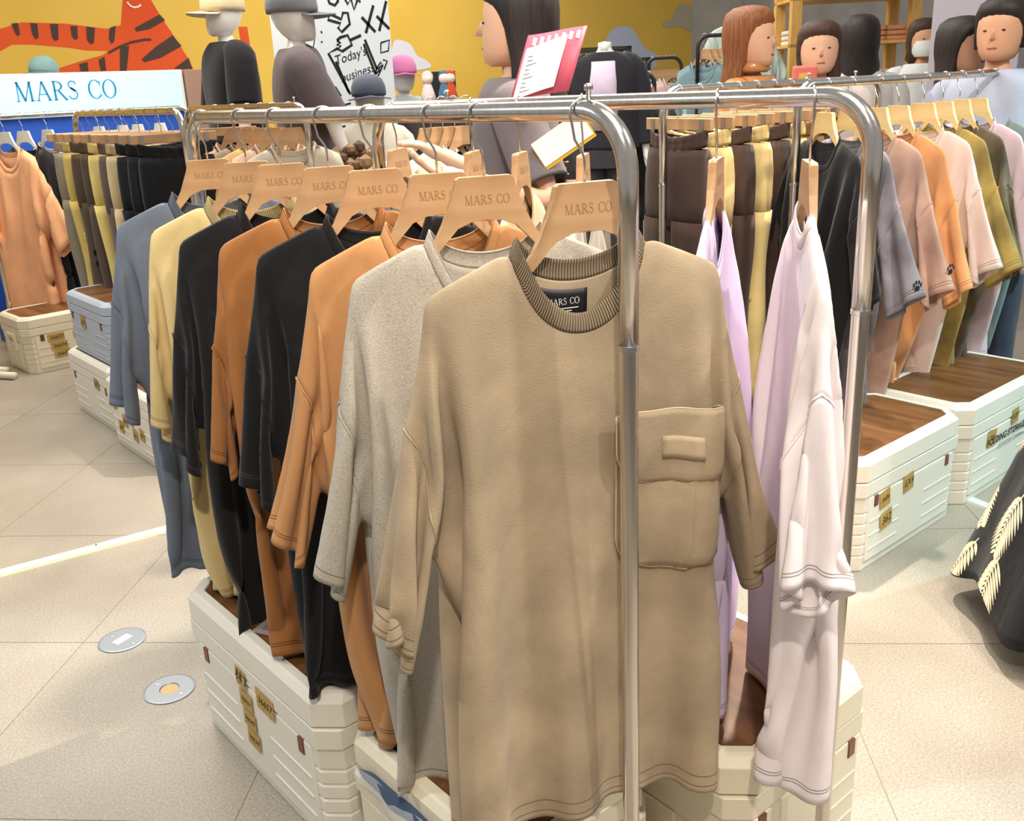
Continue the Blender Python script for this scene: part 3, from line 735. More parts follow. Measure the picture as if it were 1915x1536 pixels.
# rail B: four hangers deep behind, then the lavender and white tees turned edge-on
YB = [v * K for v in (2.182, 1.857, 1.688, 1.485, 1.135, .938)]
bcols = [('slate', (82, 84, 90), 33, 'slate grey tee at the far end of the second rail'), ('ink', (34, 33, 36), 34, 'black tee second along the far end of the second rail'), ('sand', (214, 186, 150), 36, 'sand beige tee half hidden behind the front rail'), ('stone', (176, 166, 150), 38, 'stone grey tee directly behind the tan canvas tee'), ('lavender', (216, 198, 228), 30, 'lavender tee hanging edge-on beside the tan canvas tee'), ('offwhite', (238, 226, 226), 40, 'off-white tee hanging edge-on at the near end of the second rail')]
for i, (cn, c, yw, lab) in enumerate(bcols):
    make_tee(S4 if i > 4 else S1, fabric('cotton_' + cn, c, var=.03, bump=.15, stitch=(.02, .025)), XB, YB[i], R(yw), lab, 'tees on the second rail', mirror=i % 2 == 0, k=(.8 if i == 4 else 1, 1, 1.0), sub=1)
    hanger(XB, YB[i], R(yw), 'beech hanger on the second rail, holding the %s tee' % {'ink': 'black', 'slate': 'slate grey', 'sand': 'sand beige', 'stone': 'stone grey', 'offwhite': 'off-white'}.get(cn, cn), 'beech hangers on the second rail')
# ------------------------------------------------------------------ trousers on clip hangers
def pants_meshes(w=.30, Lg=.92, seed=0):
    rnd = random.Random(seed); ph = [rnd.uniform(0, 6.28) for _ in range(8)]
    def ring(cx, rx, ry, z, n=28, amp=.0, fr=5, p=0):
        out = []
        for k in range(n):
            a = 2 * math.pi * k / n; q = 1 + amp * math.sin(fr * a + p + z * 5) + amp * .5 * math.sin((fr + 3) * a + 2 * p)
            cs, sn = math.cos(a), math.sin(a); e = .75
            out.append((cx + rx * q * math.copysign(abs(cs) ** e, cs), ry * q * math.copysign(abs(sn) ** e, sn), z))
        return out
    wb = MB(); n = 84
    rings = []
    for z, g in ((0, .9), (-.004, 1), (-.016, 1.04), (-.020, .97), (-.024, 1.04), (-.038, 1.02), (-.042, .93)):
        rings.append([(w / 2 * .98 * math.cos(2 * math.pi * k / n) * (1 if abs(g) else 1), (.026 * g + .0035 * math.sin(k * 2.24 * 2) * (g > .95)) * math.sin(2 * math.pi * k / n) + .010 * math.sin(2 * math.pi * k / n * 1 + ph[0]) * .3, z - .020 * (1 - math.cos(2 * math.pi * k / n) ** 2)) for k in range(n)])
    wb.loft(rings, cap=False)
    hip = MB().loft([ring(0, w / 2 * s, ry, z, 40, a, 7, ph[1]) for z, s, ry, a in ((-.056, .97, .027, .02), (-.08, 1.0, .036, .03), (-.14, 1.03, .045, .03), (-.22, 1.04, .045, .03), (-.29, 1.03, .04, .02))], cap=False)
    legs = []
    for s in (-1, 1):
        rr = []
        for i in range(14):
            t = i / 13; z = lerp(-.27, -Lg, t)
            rr.append(ring(s * w * lerp(.255, .25, t) + .006 * math.sin(t * 7 + ph[2]), w * lerp(.26, .225, t), lerp(.042, .040, t) + .004 * math.sin(t * 11 + ph[3]), z, 26, .04, 4, ph[4] + s + t * 1.2))
        legs.append(MB().loft(rr, cap=False))
    return wb, hip, legs
PM = {}
def pants(x, y, yaw, c, label, group, w=.30, Lg=.92, seed=0, pocket=False, wash=0, z=None, print_=False):
    key = (w, Lg, seed)
    if key not in PM: PM[key] = [b if isinstance(b, list) else b for b in pants_meshes(w, Lg, seed)]
    wb, hip, legs = PM[key]
    zt = BAR_Z - .118 if z is None else z
    e = empty('trousers', (x, y, zt), yaw, label, 'trousers', group)
    nm = 'twill_%d_%d_%d' % tuple(int(q) for q in c); m = fabric(nm + ('w' if wash else ''), c, var=.08, wash=wash, bump=.25)
    def ob(nm_, b, par=None):
        o = b.build(nm_, m, par or e, True); so = o.modifiers.new('thick', 'SOLIDIFY'); so.thickness = .003; return o
    ob('waistband', wb); ob('hip', hip)
    for s, l in zip((-1, 1), legs):
        o = ob('leg', l)
        if pocket:
            px = s * w * .30
            MB().box((px - .05, -.056, -.56), (px + .05, -.034, -.42)).build('cargo_pocket', m, o, False, .008)
            MB().box((px - .053, -.060, -.455), (px + .053, -.036, -.415)).build('pocket_flap', m, o, False, .006)
        if print_:
            rnd = random.Random(seed)
            for i in range(9): 
                cx = s * w * .25 + rnd.uniform(-.04, .04); cz = -.4 - i * .05
                MB().box((cx - .03, -.0475, cz - .012), (cx + .03, -.040, cz + .012)).build('print_mark', BLACKP, o)
    return e
CLIPW = MB().box((-.165, -.006, -.036), (.165, .006, 0)).mesh('wood_bar', BEECH, False)
CLIP = MB().box((-.0085, -.010, -.052), (.0085, -.0065, .004)).box((-.0085, .0065, -.052), (.0085, .010, .004)).box((-.0035, -.0105, -.008), (.0035, .0105, -.002)).mesh('clip', mat('clip_steel', (170, 162, 158), .35, .8), False)
WIRE = MB().tube([(-.165, 0, .006), (-.155, 0, .012), (.155, 0, .012), (.165, 0, .006)], .0015, 6).mesh('clip_wire', STEEL)
def clip_hanger(x, y, yaw, label, group, z=None):
    e = empty('clip_hanger', (x, y, BAR_Z - HDROP if z is None else z), yaw, label, 'hanger', group)
    o = obj('wood_bar', CLIPW, e); bv = o.modifiers.new('bevel', 'BEVEL'); bv.width = .002; bv.segments = 1
    for s in (-1, 1): obj('clip', CLIP, e, (s * .125, 0, -.006))
    obj('hook', HOOK_ME, e); return e
ordw = ['first', 'second', 'third', 'fourth', 'fifth', 'sixth', 'seventh', 'eighth', 'ninth', 'tenth', 'eleventh', 'twelfth']
# rails C (trousers) and D (washed tees) on the right, both along X
YD = 1.64; YC = 1.98
pC = at_y(1240, 300, YC); pD = at_y(1487, 300, YD)
rack('clothes_rail', (pC.x, YC), (pC.x + 1.25, YC), 'steel rail carrying brown and khaki jogger trousers', base=False)
eD = at_y(1897, 180, YD)
rack('clothes_rail', (pD.x, YD), (eD.x, YD), 'steel rail on the right carrying the washed pastel tees', base=False, bolts=(.05, .3))
DK, KH = (74, 58, 52), (216, 192, 132)
pc = [(DK, 'dark brown'), (KH, 'khaki'), (DK, 'dark brown'), (KH, 'khaki'), (DK, 'dark brown'), (KH, 'khaki'), ((140, 96, 52), 'tobacco'), ((70, 52, 44), 'dark brown')]
for i, (c, nm) in enumerate(pc):
    x = pC.x + .07 + i * .098; yw = R(-90 + (-14, -12, -8, -10, -6, -8, -5, -6)[i])
    pants(x, YC, yw, c, '%s jogger trousers with gathered waist, %s from the left on their rail' % (nm, ordw[i]), 'jogger trousers on the right rail', w=.29, seed=i % 3, pocket=i % 2 == 1 or i == 0, Lg=.9)
    clip_hanger(x, YC, yw, '%s wooden clip hanger from the left, holding %s jogger trousers' % (ordw[i], nm), 'clip hangers on the right trouser rail')
dst = [(1545, (30, 29, 31), 0, 'black tee first on the right rail beside the off-white tee', 'black'), (1590, (140, 134, 142), .2, 'grey acid-washed tee with a dark paw print', 'grey washed'), (1640, (196, 158, 140), .12, 'dusty pink washed tee with a paw print on its sleeve', 'dusty pink'), (1680, (226, 160, 108), .08, 'apricot orange tee on the right rail', 'apricot'), (1727, (232, 210, 202), .03, 'pale blush tee next to the apricot one', 'pale blush'),
       (1762, (178, 150, 84), .2, 'mustard acid-washed tee on the right rail', 'mustard'), (1793, (112, 98, 78), .25, 'dark olive washed tee next to the mustard one', 'dark olive'), (1825, (226, 200, 206), .04, 'pale pink tee next to the dark olive one', 'pale pink'), (1853, (134, 146, 142), .05, 'grey-green tee near the far end of the right rail', 'grey-green'), (1882, (36, 34, 36), 0, 'black tee at the far end of the right rail', 'far black')]
S5 = tee_data(dict(seed=21, W=.30, SL=.25, L=.80, thick=.035, res=.75), dict(bend=4e-3, xout=.212, ymax=.048, sub=520))
S6 = tee_data(dict(seed=33, W=.305, SL=.26, L=.83, thick=.04, res=.75), dict(bend=3e-3, xout=.215, ymax=.05, tilt=.3, sub=520))
PALE = wood_mat('pale_wood', (238, 208, 150), (226, 188, 128), 1.0, 'X', .45)
for i, (px, c, wsh, lab, nm) in enumerate(dst):
    x = at_y(px, 200, YD).x; yw = R(-102 + (-14, -8, 0, 2, 4, 0, 2, 4, 0, 2)[i])
    t = make_tee(S6 if i % 2 else S5, fabric('tee_d%d' % i, c, wash=wsh, bump=.15, stitch=(.02, .028)), x, YD, yw, lab, 'washed tees on the right rail', mirror=i % 3 == 0, sub=1, k=(1, 1, (1, 1.06, 1.1, 1.1, 1.06, 1.08, 1.08, 1.06, 1.02, .94)[i]))
    hanger(x, YD, yw, 'pale wooden hanger on the right rail, holding the %s tee' % nm, 'pale hangers on the right rail', wood=PALE, letter=False)
    if i in (1, 2):                                   # printed paw marks on the camera-side sleeve
        T = S6 if i % 2 else S5; mi = i % 3 == 0
        sl_ = [v for kk, v in T['idx'].items() if kk[0] == 's' and kk[1] == (0 if mi else 1) and len(kk) == 5]
        P_ = T['X'][sl_]; tgt = np.array([P_[:, 0].max() if not mi else P_[:, 0].min(), P_[:, 1].mean(), P_[:, 2].min() + .12])
        q = P_[np.argmin(((P_ - tgt) ** 2).sum(1))]; q = q * np.array([-1 if mi else 1, 1, 1]) + np.array([0, 0, TEE_Z])
        b = MB()
        for (a, h_, r1, r2) in ((0, 0, .010, .008), (-.013, .010, .004, .006), (-.005, .017, .004, .006), (.005, .017, .004, .006), (.013, .010, .004, .006)):
            b.add([(0, a + r1 * math.cos(k * math.pi / 6), h_ + r2 * math.sin(k * math.pi / 6)) for k in range(12)], [list(range(12))])
        po_ = b.build('paw_print', BLACKP, t); po_.location = (q[0] + .006, q[1], q[2])
# rails E (trousers) and G (tees) behind on the left, both along Y
XE, XG = 1.55, 1.88
e0 = at_x(345, 260, XE); e1 = at_x(140, 230, XE)
rack('clothes_rail', (XE, e0.y), (XE, e1.y), 'steel rail on the left carrying khaki, brown and black trousers', base=False)
g0 = at_x(577, 260, XG); g1 = at_x(352, 240, XG)
rack('clothes_rail', (XG, g0.y), (XG, g1.y), 'steel rail behind the front rail carrying sand and grey tees', base=False, bolts=(.08,))
ep = [((150, 142, 128), 'stone grey'), ((222, 198, 116), 'yellow khaki'), ((98, 82, 68), 'brown printed'), ((90, 76, 66), 'brown'), ((224, 202, 124), 'pale yellow'), ((104, 90, 84), 'taupe brown'), ((206, 182, 138), 'sand cargo'), ((36, 35, 37), 'black cargo'), ((32, 31, 33), 'black'), ((28, 28, 30), 'jet black')]
for i, (c, nm) in enumerate(ep):
    y = e1.y - .1 - i * (e1.y - e0.y - .2) / 9; yw = R((-4, 3, -2, 4, -3, 2, -14, -20, -18, -12)[i])
    pants(XE, y, yw, c, '%s trousers, %s from the far end of the left trouser rail' % (nm, ordw[i]), 'trousers on the left rail', w=.29, Lg=.95 if i < 7 else .62, seed=i % 3, pocket=i in (1, 6, 7), print_=i == 2)
    clip_hanger(XE, y, yw, '%s clip hanger from the far end, holding %s trousers' % (ordw[i], nm), 'clip hangers on the left trouser rail')
gp = [((200, 172, 140), 'tan'), ((150, 130, 112), 'taupe'), ((206, 172, 110), 'mustard sand'), ((214, 178, 152), 'pink beige'), ((190, 178, 160), 'oatmeal')]
SB = tee_data(dict(seed=3, W=.30, SL=.23, L=.76, res=.55), dict(bend=6e-3, xout=.21, sub=320))
for i, (c, nm) in enumerate(gp):
    y = at_x((440, 468, 492, 515, 545)[i], 240, XG).y; yw = R(-22 + i * 2)
    make_tee(SB, fabric('tee_g%d' % i, c, bump=.1), XG, y, yw, '%s tee on the rail behind the front rail' % nm, 'tees on the rail behind', sub=0, mirror=i % 2 == 0, seam=False)
    hanger(XG, y, yw, 'beech hanger on the rail behind, holding the %s tee' % nm, 'beech hangers on the rail behind', letter=False)
yb = at_x(408, 240, XG).y
pants(XG, yb, R(-20), (24, 24, 26), 'black shorts clipped at the far end of the rail behind', 'shorts', w=.28, Lg=.5, seed=1)
clip_hanger(XG, yb, R(-20), 'clip hanger holding the black shorts on the rail behind', 'clip hangers behind')
# rail F along X under the lit sign
YF = 6.0
fx0 = at_y(-60, 214, YF).x; fx1 = at_y(352, 200, YF).x
rack('clothes_rail', (fx0, YF), (fx1, YF), 'steel rail under the lit sign carrying peach and black garments', base=False)
WHITEH = mat('white_hanger', (226, 224, 214), .4)
for i, (px, c, nm, yw, kz) in enumerate([(6, (240, 178, 132), 'peach', -62, 1.25), (42, (36, 35, 38), 'black graphic', -62, 1.2), (88, (226, 220, 202), 'cream', -66, 1.2), (185, (236, 232, 224), 'white', -70, 1.1), (230, (236, 232, 224), 'ivory', -70, 1.1), (258, (220, 214, 206), 'pale grey', -70, 1.1), (300, (232, 226, 216), 'bone', -70, 1.1)]):
    x = at_y(px, 240, YF).x
    make_tee(SB, fabric('tee_f%d' % i, c, bump=.1), x, YF, R(yw), '%s long top hanging under the lit sign' % nm, 'tops under the lit sign', 'top', name='long_top', sub=0, k=(1.05, 1.2, kz), seam=False)
    hanger(x, YF, R(yw), 'white hanger under the lit sign, holding the %s top' % nm, 'white hangers under the lit sign', wood=WHITEH, letter=False)
for i, py in enumerate((690, 700)):
    q = at_z(14 + i * 14, py, .03)
    MB().tube([(q.x - .12, q.y + .2, .02), (q.x, q.y, .02)], .02, 12).build('rail_foot_tube', mat('white_enamel', (222, 212, 190), .4), None, True)
    o = bpy.data.objects[-1] if False else [k for k in bpy.data.objects if k.name.startswith('rail_foot_tube')][-1]
    tag(o, ('left' if i == 0 else 'right') + ' one of two cream tubes lying by the noted box', 'tube', 'tubes on the floor')
# floor fittings
for i, (px, py) in enumerate(((229, 1198), (317, 1290))):
    c = at_z(px, py, 0); e = empty('floor_socket_cover', (c.x, c.y, 0), R(20), ('round steel floor cover with blanked slot beside the front box', 'round steel floor cover with open centre hole touching the front box')[i], 'floor cover', 'steel floor covers')
    MB().lathe([(.062, 0), (.062, .0025), (.057, .0035), (.024 if i else .002, .0035), (.022 if i else .001, .0012)], 36, cap=False).build('plate', mat('satin_steel', (138, 144, 150), .45, .7), e, False)
    if i: MB().lathe([(.022, .0012), (.0001, .0010)], 24, cap=False).build('hole', mat('hole_dirt', (196, 168, 120), .9), e)
    else: MB().box((-.024, -.013, .0035), (.024, .013, .0042)).build('slot_blank', mat('cream_blank', (226, 216, 192), .6), e, False, .003)
    for s in (-1, 1): MB().lathe([(.0045, .0035), (.0045, .0045), (.001, .005)], 10, (s * .0, s * .042, 0)).build('screw', STEEL, e)
a, b = at_z(-40, 1085, 0), at_z(420, 962, 0); d = (b - a); ln = d.length
e = empty('cable_cover', a, math.atan2(d.y, d.x), 'cream cable cover strip crossing the floor at left', 'cable cover')
MB().prism([(-.024, 0), (-.02, .008), (-.006, .012), (.006, .012), (.02, .008), (.024, 0)], 0, ln).xf(Matrix.Rotation(R(-90), 4, 'Z')).build('strip', mat('cream_pvc', (236, 222, 190), .45), e)
MB().tube([(ln * .45, 0, .0125), (ln * .45, 0, .0135)], .004, 8).build('screw', mat('dark_screw', (70, 60, 50), .5), e)
a, b = at_z(1810, 935, 0), at_z(1935, 985, 0); d = (b - a); ln = d.length
e = empty('cable_cover', a, math.atan2(d.y, d.x), 'grey-white cable cover strip beside the printed storage box', 'cable cover')
MB().prism([(-.022, 0), (-.018, .008), (.018, .008), (.022, 0)], 0, ln).xf(Matrix.Rotation(R(-90), 4, 'Z')).build('strip', mat('grey_pvc', (206, 206, 202), .45), e)
# plum packets on the box lid
for i, (px, py, rz) in enumerate(((545, 1165, 25), (590, 1185, 40))):
    c = at_z(px, py, .353); e = empty('wrapped_packet', (c.x, c.y, .3535 + i * .004), R(rz), ('plum garment in a clear bag on the box lid', 'second plum packet beside it, nearer the rail')[i] if i == 0 else 'plum packet in a torn clear bag nearer the lid corner', 'packet', 'plum packets')
    MB().box((-.055, -.04, 0), (.055, .04, .006)).build('folded_cloth', fabric('plum', (110, 44, 66)), e, False, .003)
    MB().box((-.065, -.05, .006), (.065, .05, .0068)).build('clear_film', mat('clear_film', (255, 255, 255), .08, alpha=.15), e)
c = at_z(700, 1440, .30)
bgp = empty('plastic_bag', (.655, 1.08, .262), R(-90), 'blue garment in a clear bag squeezed under the ajar lid', 'bag')
MB().loft([[(-.17 + .34 * t, .004 + y * (1 - abs(2 * t - 1) ** 4) - .003 * math.sin(t * 23), .002 * math.sin(t * 17) + z * (1 - abs(2 * t - 1) ** 3)) for y, z in ((.01, -.016), (-.006, -.012), (-.010, 0), (-.004, .010), (.02, .010))] for t in [i / 24 for i in range(25)]]).build('blue_cloth', fabric('denim_blue', (66, 80, 100)), bgp, True)
MB().loft([[(-.19 + .36 * t, .004 + y * (1 - abs(2 * t - 1) ** 4) - .005 * math.sin(t * 19), -.004 + .004 * math.sin(t * 13) + z) for y, z in ((.0, -.026), (-.013, -.016), (-.016, 0), (-.004, .013))] for t in [i / 24 for i in range(25)]], closed=False).build('clear_film', mat('bag_film', (230, 232, 236), .12, alpha=.3), bgp, True)
# ------------------------------------------------------------------ people and mannequins
def skin_mesh(V, Ed, rad, sub=1):
    me = bpy.data.meshes.new('skin_tmp'); me.from_pydata(V, Ed, []); o = bpy.data.objects.new('skin_tmp', me); COL.objects.link(o)
    md = o.modifiers.new('skin', 'SKIN'); md.use_smooth_shade = True
    for i, r in enumerate(rad): me.skin_vertices[0].data[i].radius = (r, r); me.skin_vertices[0].data[i].use_root = (i == 0)
    s = o.modifiers.new('s', 'SUBSURF'); s.levels = s.render_levels = sub
    dg = bpy.context.evaluated_depsgraph_get(); m2 = bpy.data.meshes.new_from_object(o.evaluated_get(dg)); bpy.data.objects.remove(o)
    v = [tuple(p.co) for p in m2.vertices]; f = [list(p.vertices) for p in m2.polygons]; bpy.data.meshes.remove(m2); return v, f
def ell(rx, ry, z, n=24, cx=0, cy=0, p=.85):
    out = []
    for k in range(n):
        a = 2 * math.pi * k / n; c, s = math.cos(a), math.sin(a)
        out.append((cx + rx * math.copysign(abs(c) ** p, c), cy + ry * math.copysign(abs(s) ** p, s), z))
    return out
def limb_pts(h, s, pose):
    """shoulder, elbow, wrist in person space (facing -y, s=+1 is the person's left, +x)"""
    sh = Vector((s * .108 * h, .005, .812 * h))
    el = sh + Vector(pose[0]).normalized() * .172 * h; wr = el + Vector(pose[1]).normalized() * .150 * h
    return sh, el, wr
def head_mb(h, face=True, mann=False):
    """head with brow, nose, chin and ears, centred over the neck"""
    hz = .925 * h; H_ = .068 * h
    prof = []
    n = 20; rings = []
    for i, (z, w_, fy, by) in enumerate(((-.062, .022, -.040, .012), (-.056, .034, -.050, .022), (-.043, .042, -.053, .036), (-.025, .048, -.053, .050), (-.006, .051, -.052, .058), (.010, .052, -.050, .061), (.024, .0515, -.050, .062), (.040, .048, -.045, .058), (.053, .040, -.034, .048), (.062, .026, -.018, .033), (.066, .008, .0, .014))):
        ring = []
        for k in range(n):
            a = 2 * math.pi * k / n; c, s = math.cos(a), math.sin(a)
            ring.append((w_ * h * c, (by if s > 0 else -fy) * h * s, hz + z * h))
        rings.append(ring)
    b = MB().loft(rings)
    if face:
        y0 = -.045 * h
        b.add([(-.004 * h, y0, hz + .006 * h), (.004 * h, y0, hz + .006 * h), (.009 * h, y0 + .002, hz - .017 * h), (-.009 * h, y0 + .002, hz - .017 * h), (0, y0 - .020 * h, hz - .014 * h), (0, y0 - .0085 * h, hz + .008 * h)], [(0, 3, 4, 5), (1, 5, 4, 2), (3, 2, 4)])
        for s in (-1, 1): b.ico((s * .052 * h, .008 * h, hz - .006 * h), .014 * h, 1, (.35, .8, 1.2))
    return b
def hand_graph(V, Ed, Rd, w, dirv, side, up, h, curl=.35):
    """palm and five bent fingers grown from wrist index w"""
    d = Vector(dirv).normalized(); sd = Vector(side).normalized(); up = Vector(up).normalized()
    p0 = Vector(V[w]); k = h / 1.65
    V.append(tuple(p0 + d * .045 * k)); Rd.append(.021 * k); pi = len(V) - 1; Ed.append((w, pi))
    for i, (off, ln) in enumerate(((-.027, .066), (-.009, .076), (.009, .071), (.026, .056))):
        a = Vector(V[pi]) + d * .032 * k + sd * off * k; prev = pi; V.append(tuple(a)); Rd.append(.0095 * k); Ed.append((prev, len(V) - 1)); prev = len(V) - 1
        q = d.copy()
        for j in range(2):
            q = (q + up * curl).normalized(); a = a + q * ln * .5 * k; V.append(tuple(a)); Rd.append((.0088, .0075)[j] * k); Ed.append((prev, len(V) - 1)); prev = len(V) - 1
    a = p0 + d * .022 * k - sd * .026 * k; V.append(tuple(a)); Rd.append(.011 * k); Ed.append((w, len(V) - 1)); prev = len(V) - 1
    a = a + (d * .8 - sd * .5 + up * .3).normalized() * .042 * k; V.append(tuple(a)); Rd.append(.009 * k); Ed.append((prev, len(V) - 1))
def person(name, loc, rz, h, label, cat, group, skin, top, bottom, hair=None, hair_len=.0, poseL=((.15, 0, -1), (.1, -.1, -1)), poseR=((-.15, 0, -1), (-.1, -.1, -1)), sleeve=.6, skirt=False, mannequin=False, cap=None, cap_rz=0, mask=False, z0=0, fat=1.0, hairback=.0, long_sleeve=False, headless=False, legs=True, topname='top', lean=0):
    e = empty(name, (loc[0], loc[1], z0), rz, label, cat, group)
    sk = skin; V = []; Ed = []; Rd = []
    def j(p, r, par=None):
        V.append(tuple(p)); Rd.append(r * h / 1.65); i = len(V) - 1
        if par is not None: Ed.append((par, i))
        return i
    pel = j((0, 0, .53 * h), .105); wa = j((0, 0, .62 * h), .095, pel); ch = j((0, 0, .72 * h), .105, wa); up = j((0, 0, .795 * h), .075, ch)
    nk = j((0, .005, .845 * h), .042, up); j((0, -.004, .885 * h), .044, nk)
    arms = []
    for s, pose in ((1, poseL), (-1, poseR)):
        sh, el, wr = limb_pts(h, s, pose); a = j(sh, .052, up); b_ = j(el, .037, a); c_ = j(wr, .025, b_); arms.append((s, sh, el, wr))
        d = (wr - el).normalized(); side = Vector((0, 1, 0)) if abs(d.y) < .8 else Vector((1, 0, 0)); side = (side - d * side.dot(d)).normalized(); upv = d.cross(side) * s
        hand_graph(V, Ed, Rd, c_, d, side, upv, h, .3)
        hp = j((s * .055 * h, 0, .50 * h), .078, pel); kn = j((s * .06 * h, -.01, .28 * h), .055, hp); an = j((s * .06 * h, .012, .05 * h), .036, kn); j((s * .062 * h, -.09, .022 * h), .03, an)
    v, f = skin_mesh(V, Ed, Rd, 1); b = MB().add(v, f)
    if not headless:
        hm = head_mb(h, not mannequin); b.add(hm.v, hm.f)
    else: b.lathe([(.04, .84 * h), (.042, .875 * h), (.036, .878 * h), (.0, .878 * h)], 16)
    body = b.build('body', sk, e, True)
    # top garment: torso shell plus sleeves
    R_ = [ell(.050 * h, .045 * h, .845 * h), ell(.085 * h, .055 * h, .832 * h), ell(.112 * h * fat, .064 * h, .81 * h), ell(.112 * h * fat, .072 * h, .775 * h), ell(.112 * h * fat, .078 * h, .72 * h), ell(.102 * h * fat, .074 * h, .64 * h), ell(.108 * h * fat, .080 * h, .56 * h), ell(.112 * h * fat, .084 * h, .515 * h)]
    R_ = [[(x * (1 + .025 * math.sin(7 * k + z * 9)), y * (1 + .04 * math.sin(5 * k + z * 7)), z) for k, (x, y, z) in enumerate(r)] for r in R_]
    tb = MB().loft(R_, cap=False)
    for s, sh, el, wr in arms:
        end = sh.lerp(el, min(1, sleeve / .5)) if sleeve <= .5 else el.lerp(wr, (sleeve - .5) / .5)
        pts = [sh + Vector((-s * .05, 0, -.01)), sh + Vector((s * .012, 0, .004))] + ([sh.lerp(el, .5), end] if sleeve <= .5 else [el, el.lerp(end, .5), end])
        rs = [.062, .066, .068, .07] if sleeve <= .5 else [.062, .064, .055, .05, .047]
        tb.tube(pts, [q * h / 1.65 * fat for q in rs], 16, cap=False)
    to = tb.build(topname, top, e, True); so = to.modifiers.new('thick', 'SOLIDIFY'); so.thickness = .004; subs(to, 1)
    if bottom:
        if skirt:
            n = 48; rr = []
            for z, q in ((.60, .088), (.56, .10), (.50, .118), (.40, .14), (.28, .17), (.2, .19)):
                rr.append([(q * h * (1 + .05 * math.sin(12 * 2 * math.pi * k / n) * (.6 - z) * 3) * math.cos(2 * math.pi * k / n), q * .85 * h * (1 + .05 * math.sin(12 * 2 * math.pi * k / n) * (.6 - z) * 3) * math.sin(2 * math.pi * k / n), z * h) for k in range(n)])
            MB().loft(rr, cap=False).build('skirt', bottom, e, True)
        else:
            tb = MB().loft([ell(.105 * h, .078 * h, .56 * h), ell(.112 * h, .085 * h, .50 * h), ell(.112 * h, .085 * h, .45 * h)], cap=False)
            for s in (-1, 1): tb.loft([ell(.058 * h, .07 * h, .48 * h, 16, s * .054 * h), ell(.05 * h, .058 * h, .28 * h, 16, s * .06 * h), ell(.045 * h, .05 * h, .05 * h, 16, s * .062 * h)], cap=False)
            tb.build('trousers', bottom, e, True)
    hz = .925 * h
    if hair:
        hb = MB(); n = 22; rr = []
        for z, w_, fy, by in ((.078, .012, -.008, .02), (.074, .034, -.03, .046), (.062, .050, -.046, .064), (.042, .058, -.05, .072), (.018, .060, -.034, .074), (-.008, .060, -.018, .073), (-.035, .057, -.010, .068)):
            rr.append([(w_ * h * math.cos(2 * math.pi * k / n), (by if math.sin(2 * math.pi * k / n) > 0 else -fy) * h * math.sin(2 * math.pi * k / n), hz + z * h) for k in range(n)])
        z = -.035
        while z > -.035 - hair_len:
            z -= .03; t = (-.035 - z) / max(hair_len, .03)
            rr.append([((.057 + .012 * math.sin(t * 2)) * (1 - .25 * t * t) * h * math.cos(2 * math.pi * k / n) * (1 + .03 * math.sin(9 * k)), ((.064 + hairback * t) if math.sin(2 * math.pi * k / n) > 0 else -.0 + (.004 - hairback * t)) * h * math.sin(2 * math.pi * k / n), hz + z * h) for k in range(n)])
        hb.loft(rr); hb.build('hair', hair, e, True)
    if not mannequin and not headless:
        for s in (-1, 1): MB().ico((s * .020 * h, -.0475 * h, hz + .004 * h), .0042 * h, 1, (1.3, .5, .55)).build('eye', mat('eye_dark', (40, 28, 24), .3), e, True)
        if mask:
            MB().loft([[(x, y - .003, z) for x, y, z in r] for r in ([ell(.046 * h, .056 * h, hz - .002 * h), ell(.047 * h, .060 * h, hz - .022 * h), ell(.044 * h, .060 * h, hz - .042 * h), ell(.034 * h, .052 * h, hz - .056 * h)])], cap=False).build('face_mask', mat('mask_white', (222, 228, 222), .8), e, True)
        else: MB().ico((0, -.0495 * h, hz - .034 * h), .011 * h, 1, (1.3, .5, .4)).build('mouth', mat('lips', (176, 92, 84), .5), e, True)
    if cap:
        ce = empty('cap', (0, .004 * h, hz + .018 * h), cap_rz, parent=e)
        bpy.data.objects.remove(ce)
        M_ = Matrix.Translation((0, .004 * h, hz + .02 * h)) @ Matrix.Rotation(cap_rz, 4, 'Z')
        crown = MB().lathe([(.062 * h, -.012 * h), (.064 * h, .0), (.062 * h, .02 * h), (.052 * h, .042 * h), (.03 * h, .056 * h), (.004 * h, .060 * h)], 24, sx=.93, sy=1.08).xf(M_).build('cap', cap, e, True)
        br = []
        for r_ in (.052, .085, .112):
            br.append([(r_ * h * .8 * math.sin(R(a)) * (1.1 - .25 * (r_ > .1)), -(r_ * h) * math.cos(R(a)) * 1.0 - .005, (-.010 - .10 * (r_ - .052) - .15 * abs(math.sin(R(a))) * .06) * h) for a in range(-70, 71, 14)])
        bo = MB().loft(br, closed=False).xf(M_).build('cap_brim', cap, crown, True); so = bo.modifiers.new('thick', 'SOLIDIFY'); so.thickness = .003
    return e
MANN = mat('mannequin_white', (236, 232, 226), .22, 0, .5, coat=.3)
def stand(loc, w_, z, label):
    o = MB().box((loc[0] - w_, loc[1] - w_, 0), (loc[0] + w_, loc[1] + w_, z)).build('display_plinth', mat('plinth_white', (222, 216, 208), .6), None, False, .006); tag(o, label, 'plinth', 'display plinths')
m1 = at_d(436, 180, 5.5); stand(m1, .24, .22, 'white plinth under the black-tee mannequin')
person('mannequin', m1, R(-98), 1.72, 'white mannequin in a black tee and beige cap', 'mannequin', 'dressed mannequins', MANN, fabric('mann_black', (24, 24, 27)), fabric('mann_trouser', (50, 48, 50)), mannequin=True, cap=fabric('cap_beige', (206, 190, 156)), z0=.22, sleeve=.5, fat=1.25, poseL=((.25, -.1, -1), (.1, -.2, -1)), poseR=((-.25, -.1, -1), (-.1, -.2, -1)))
m2 = at_d(566, 180, 4.75); stand(m2, .22, .12, 'white plinth under the grey-tee mannequin')
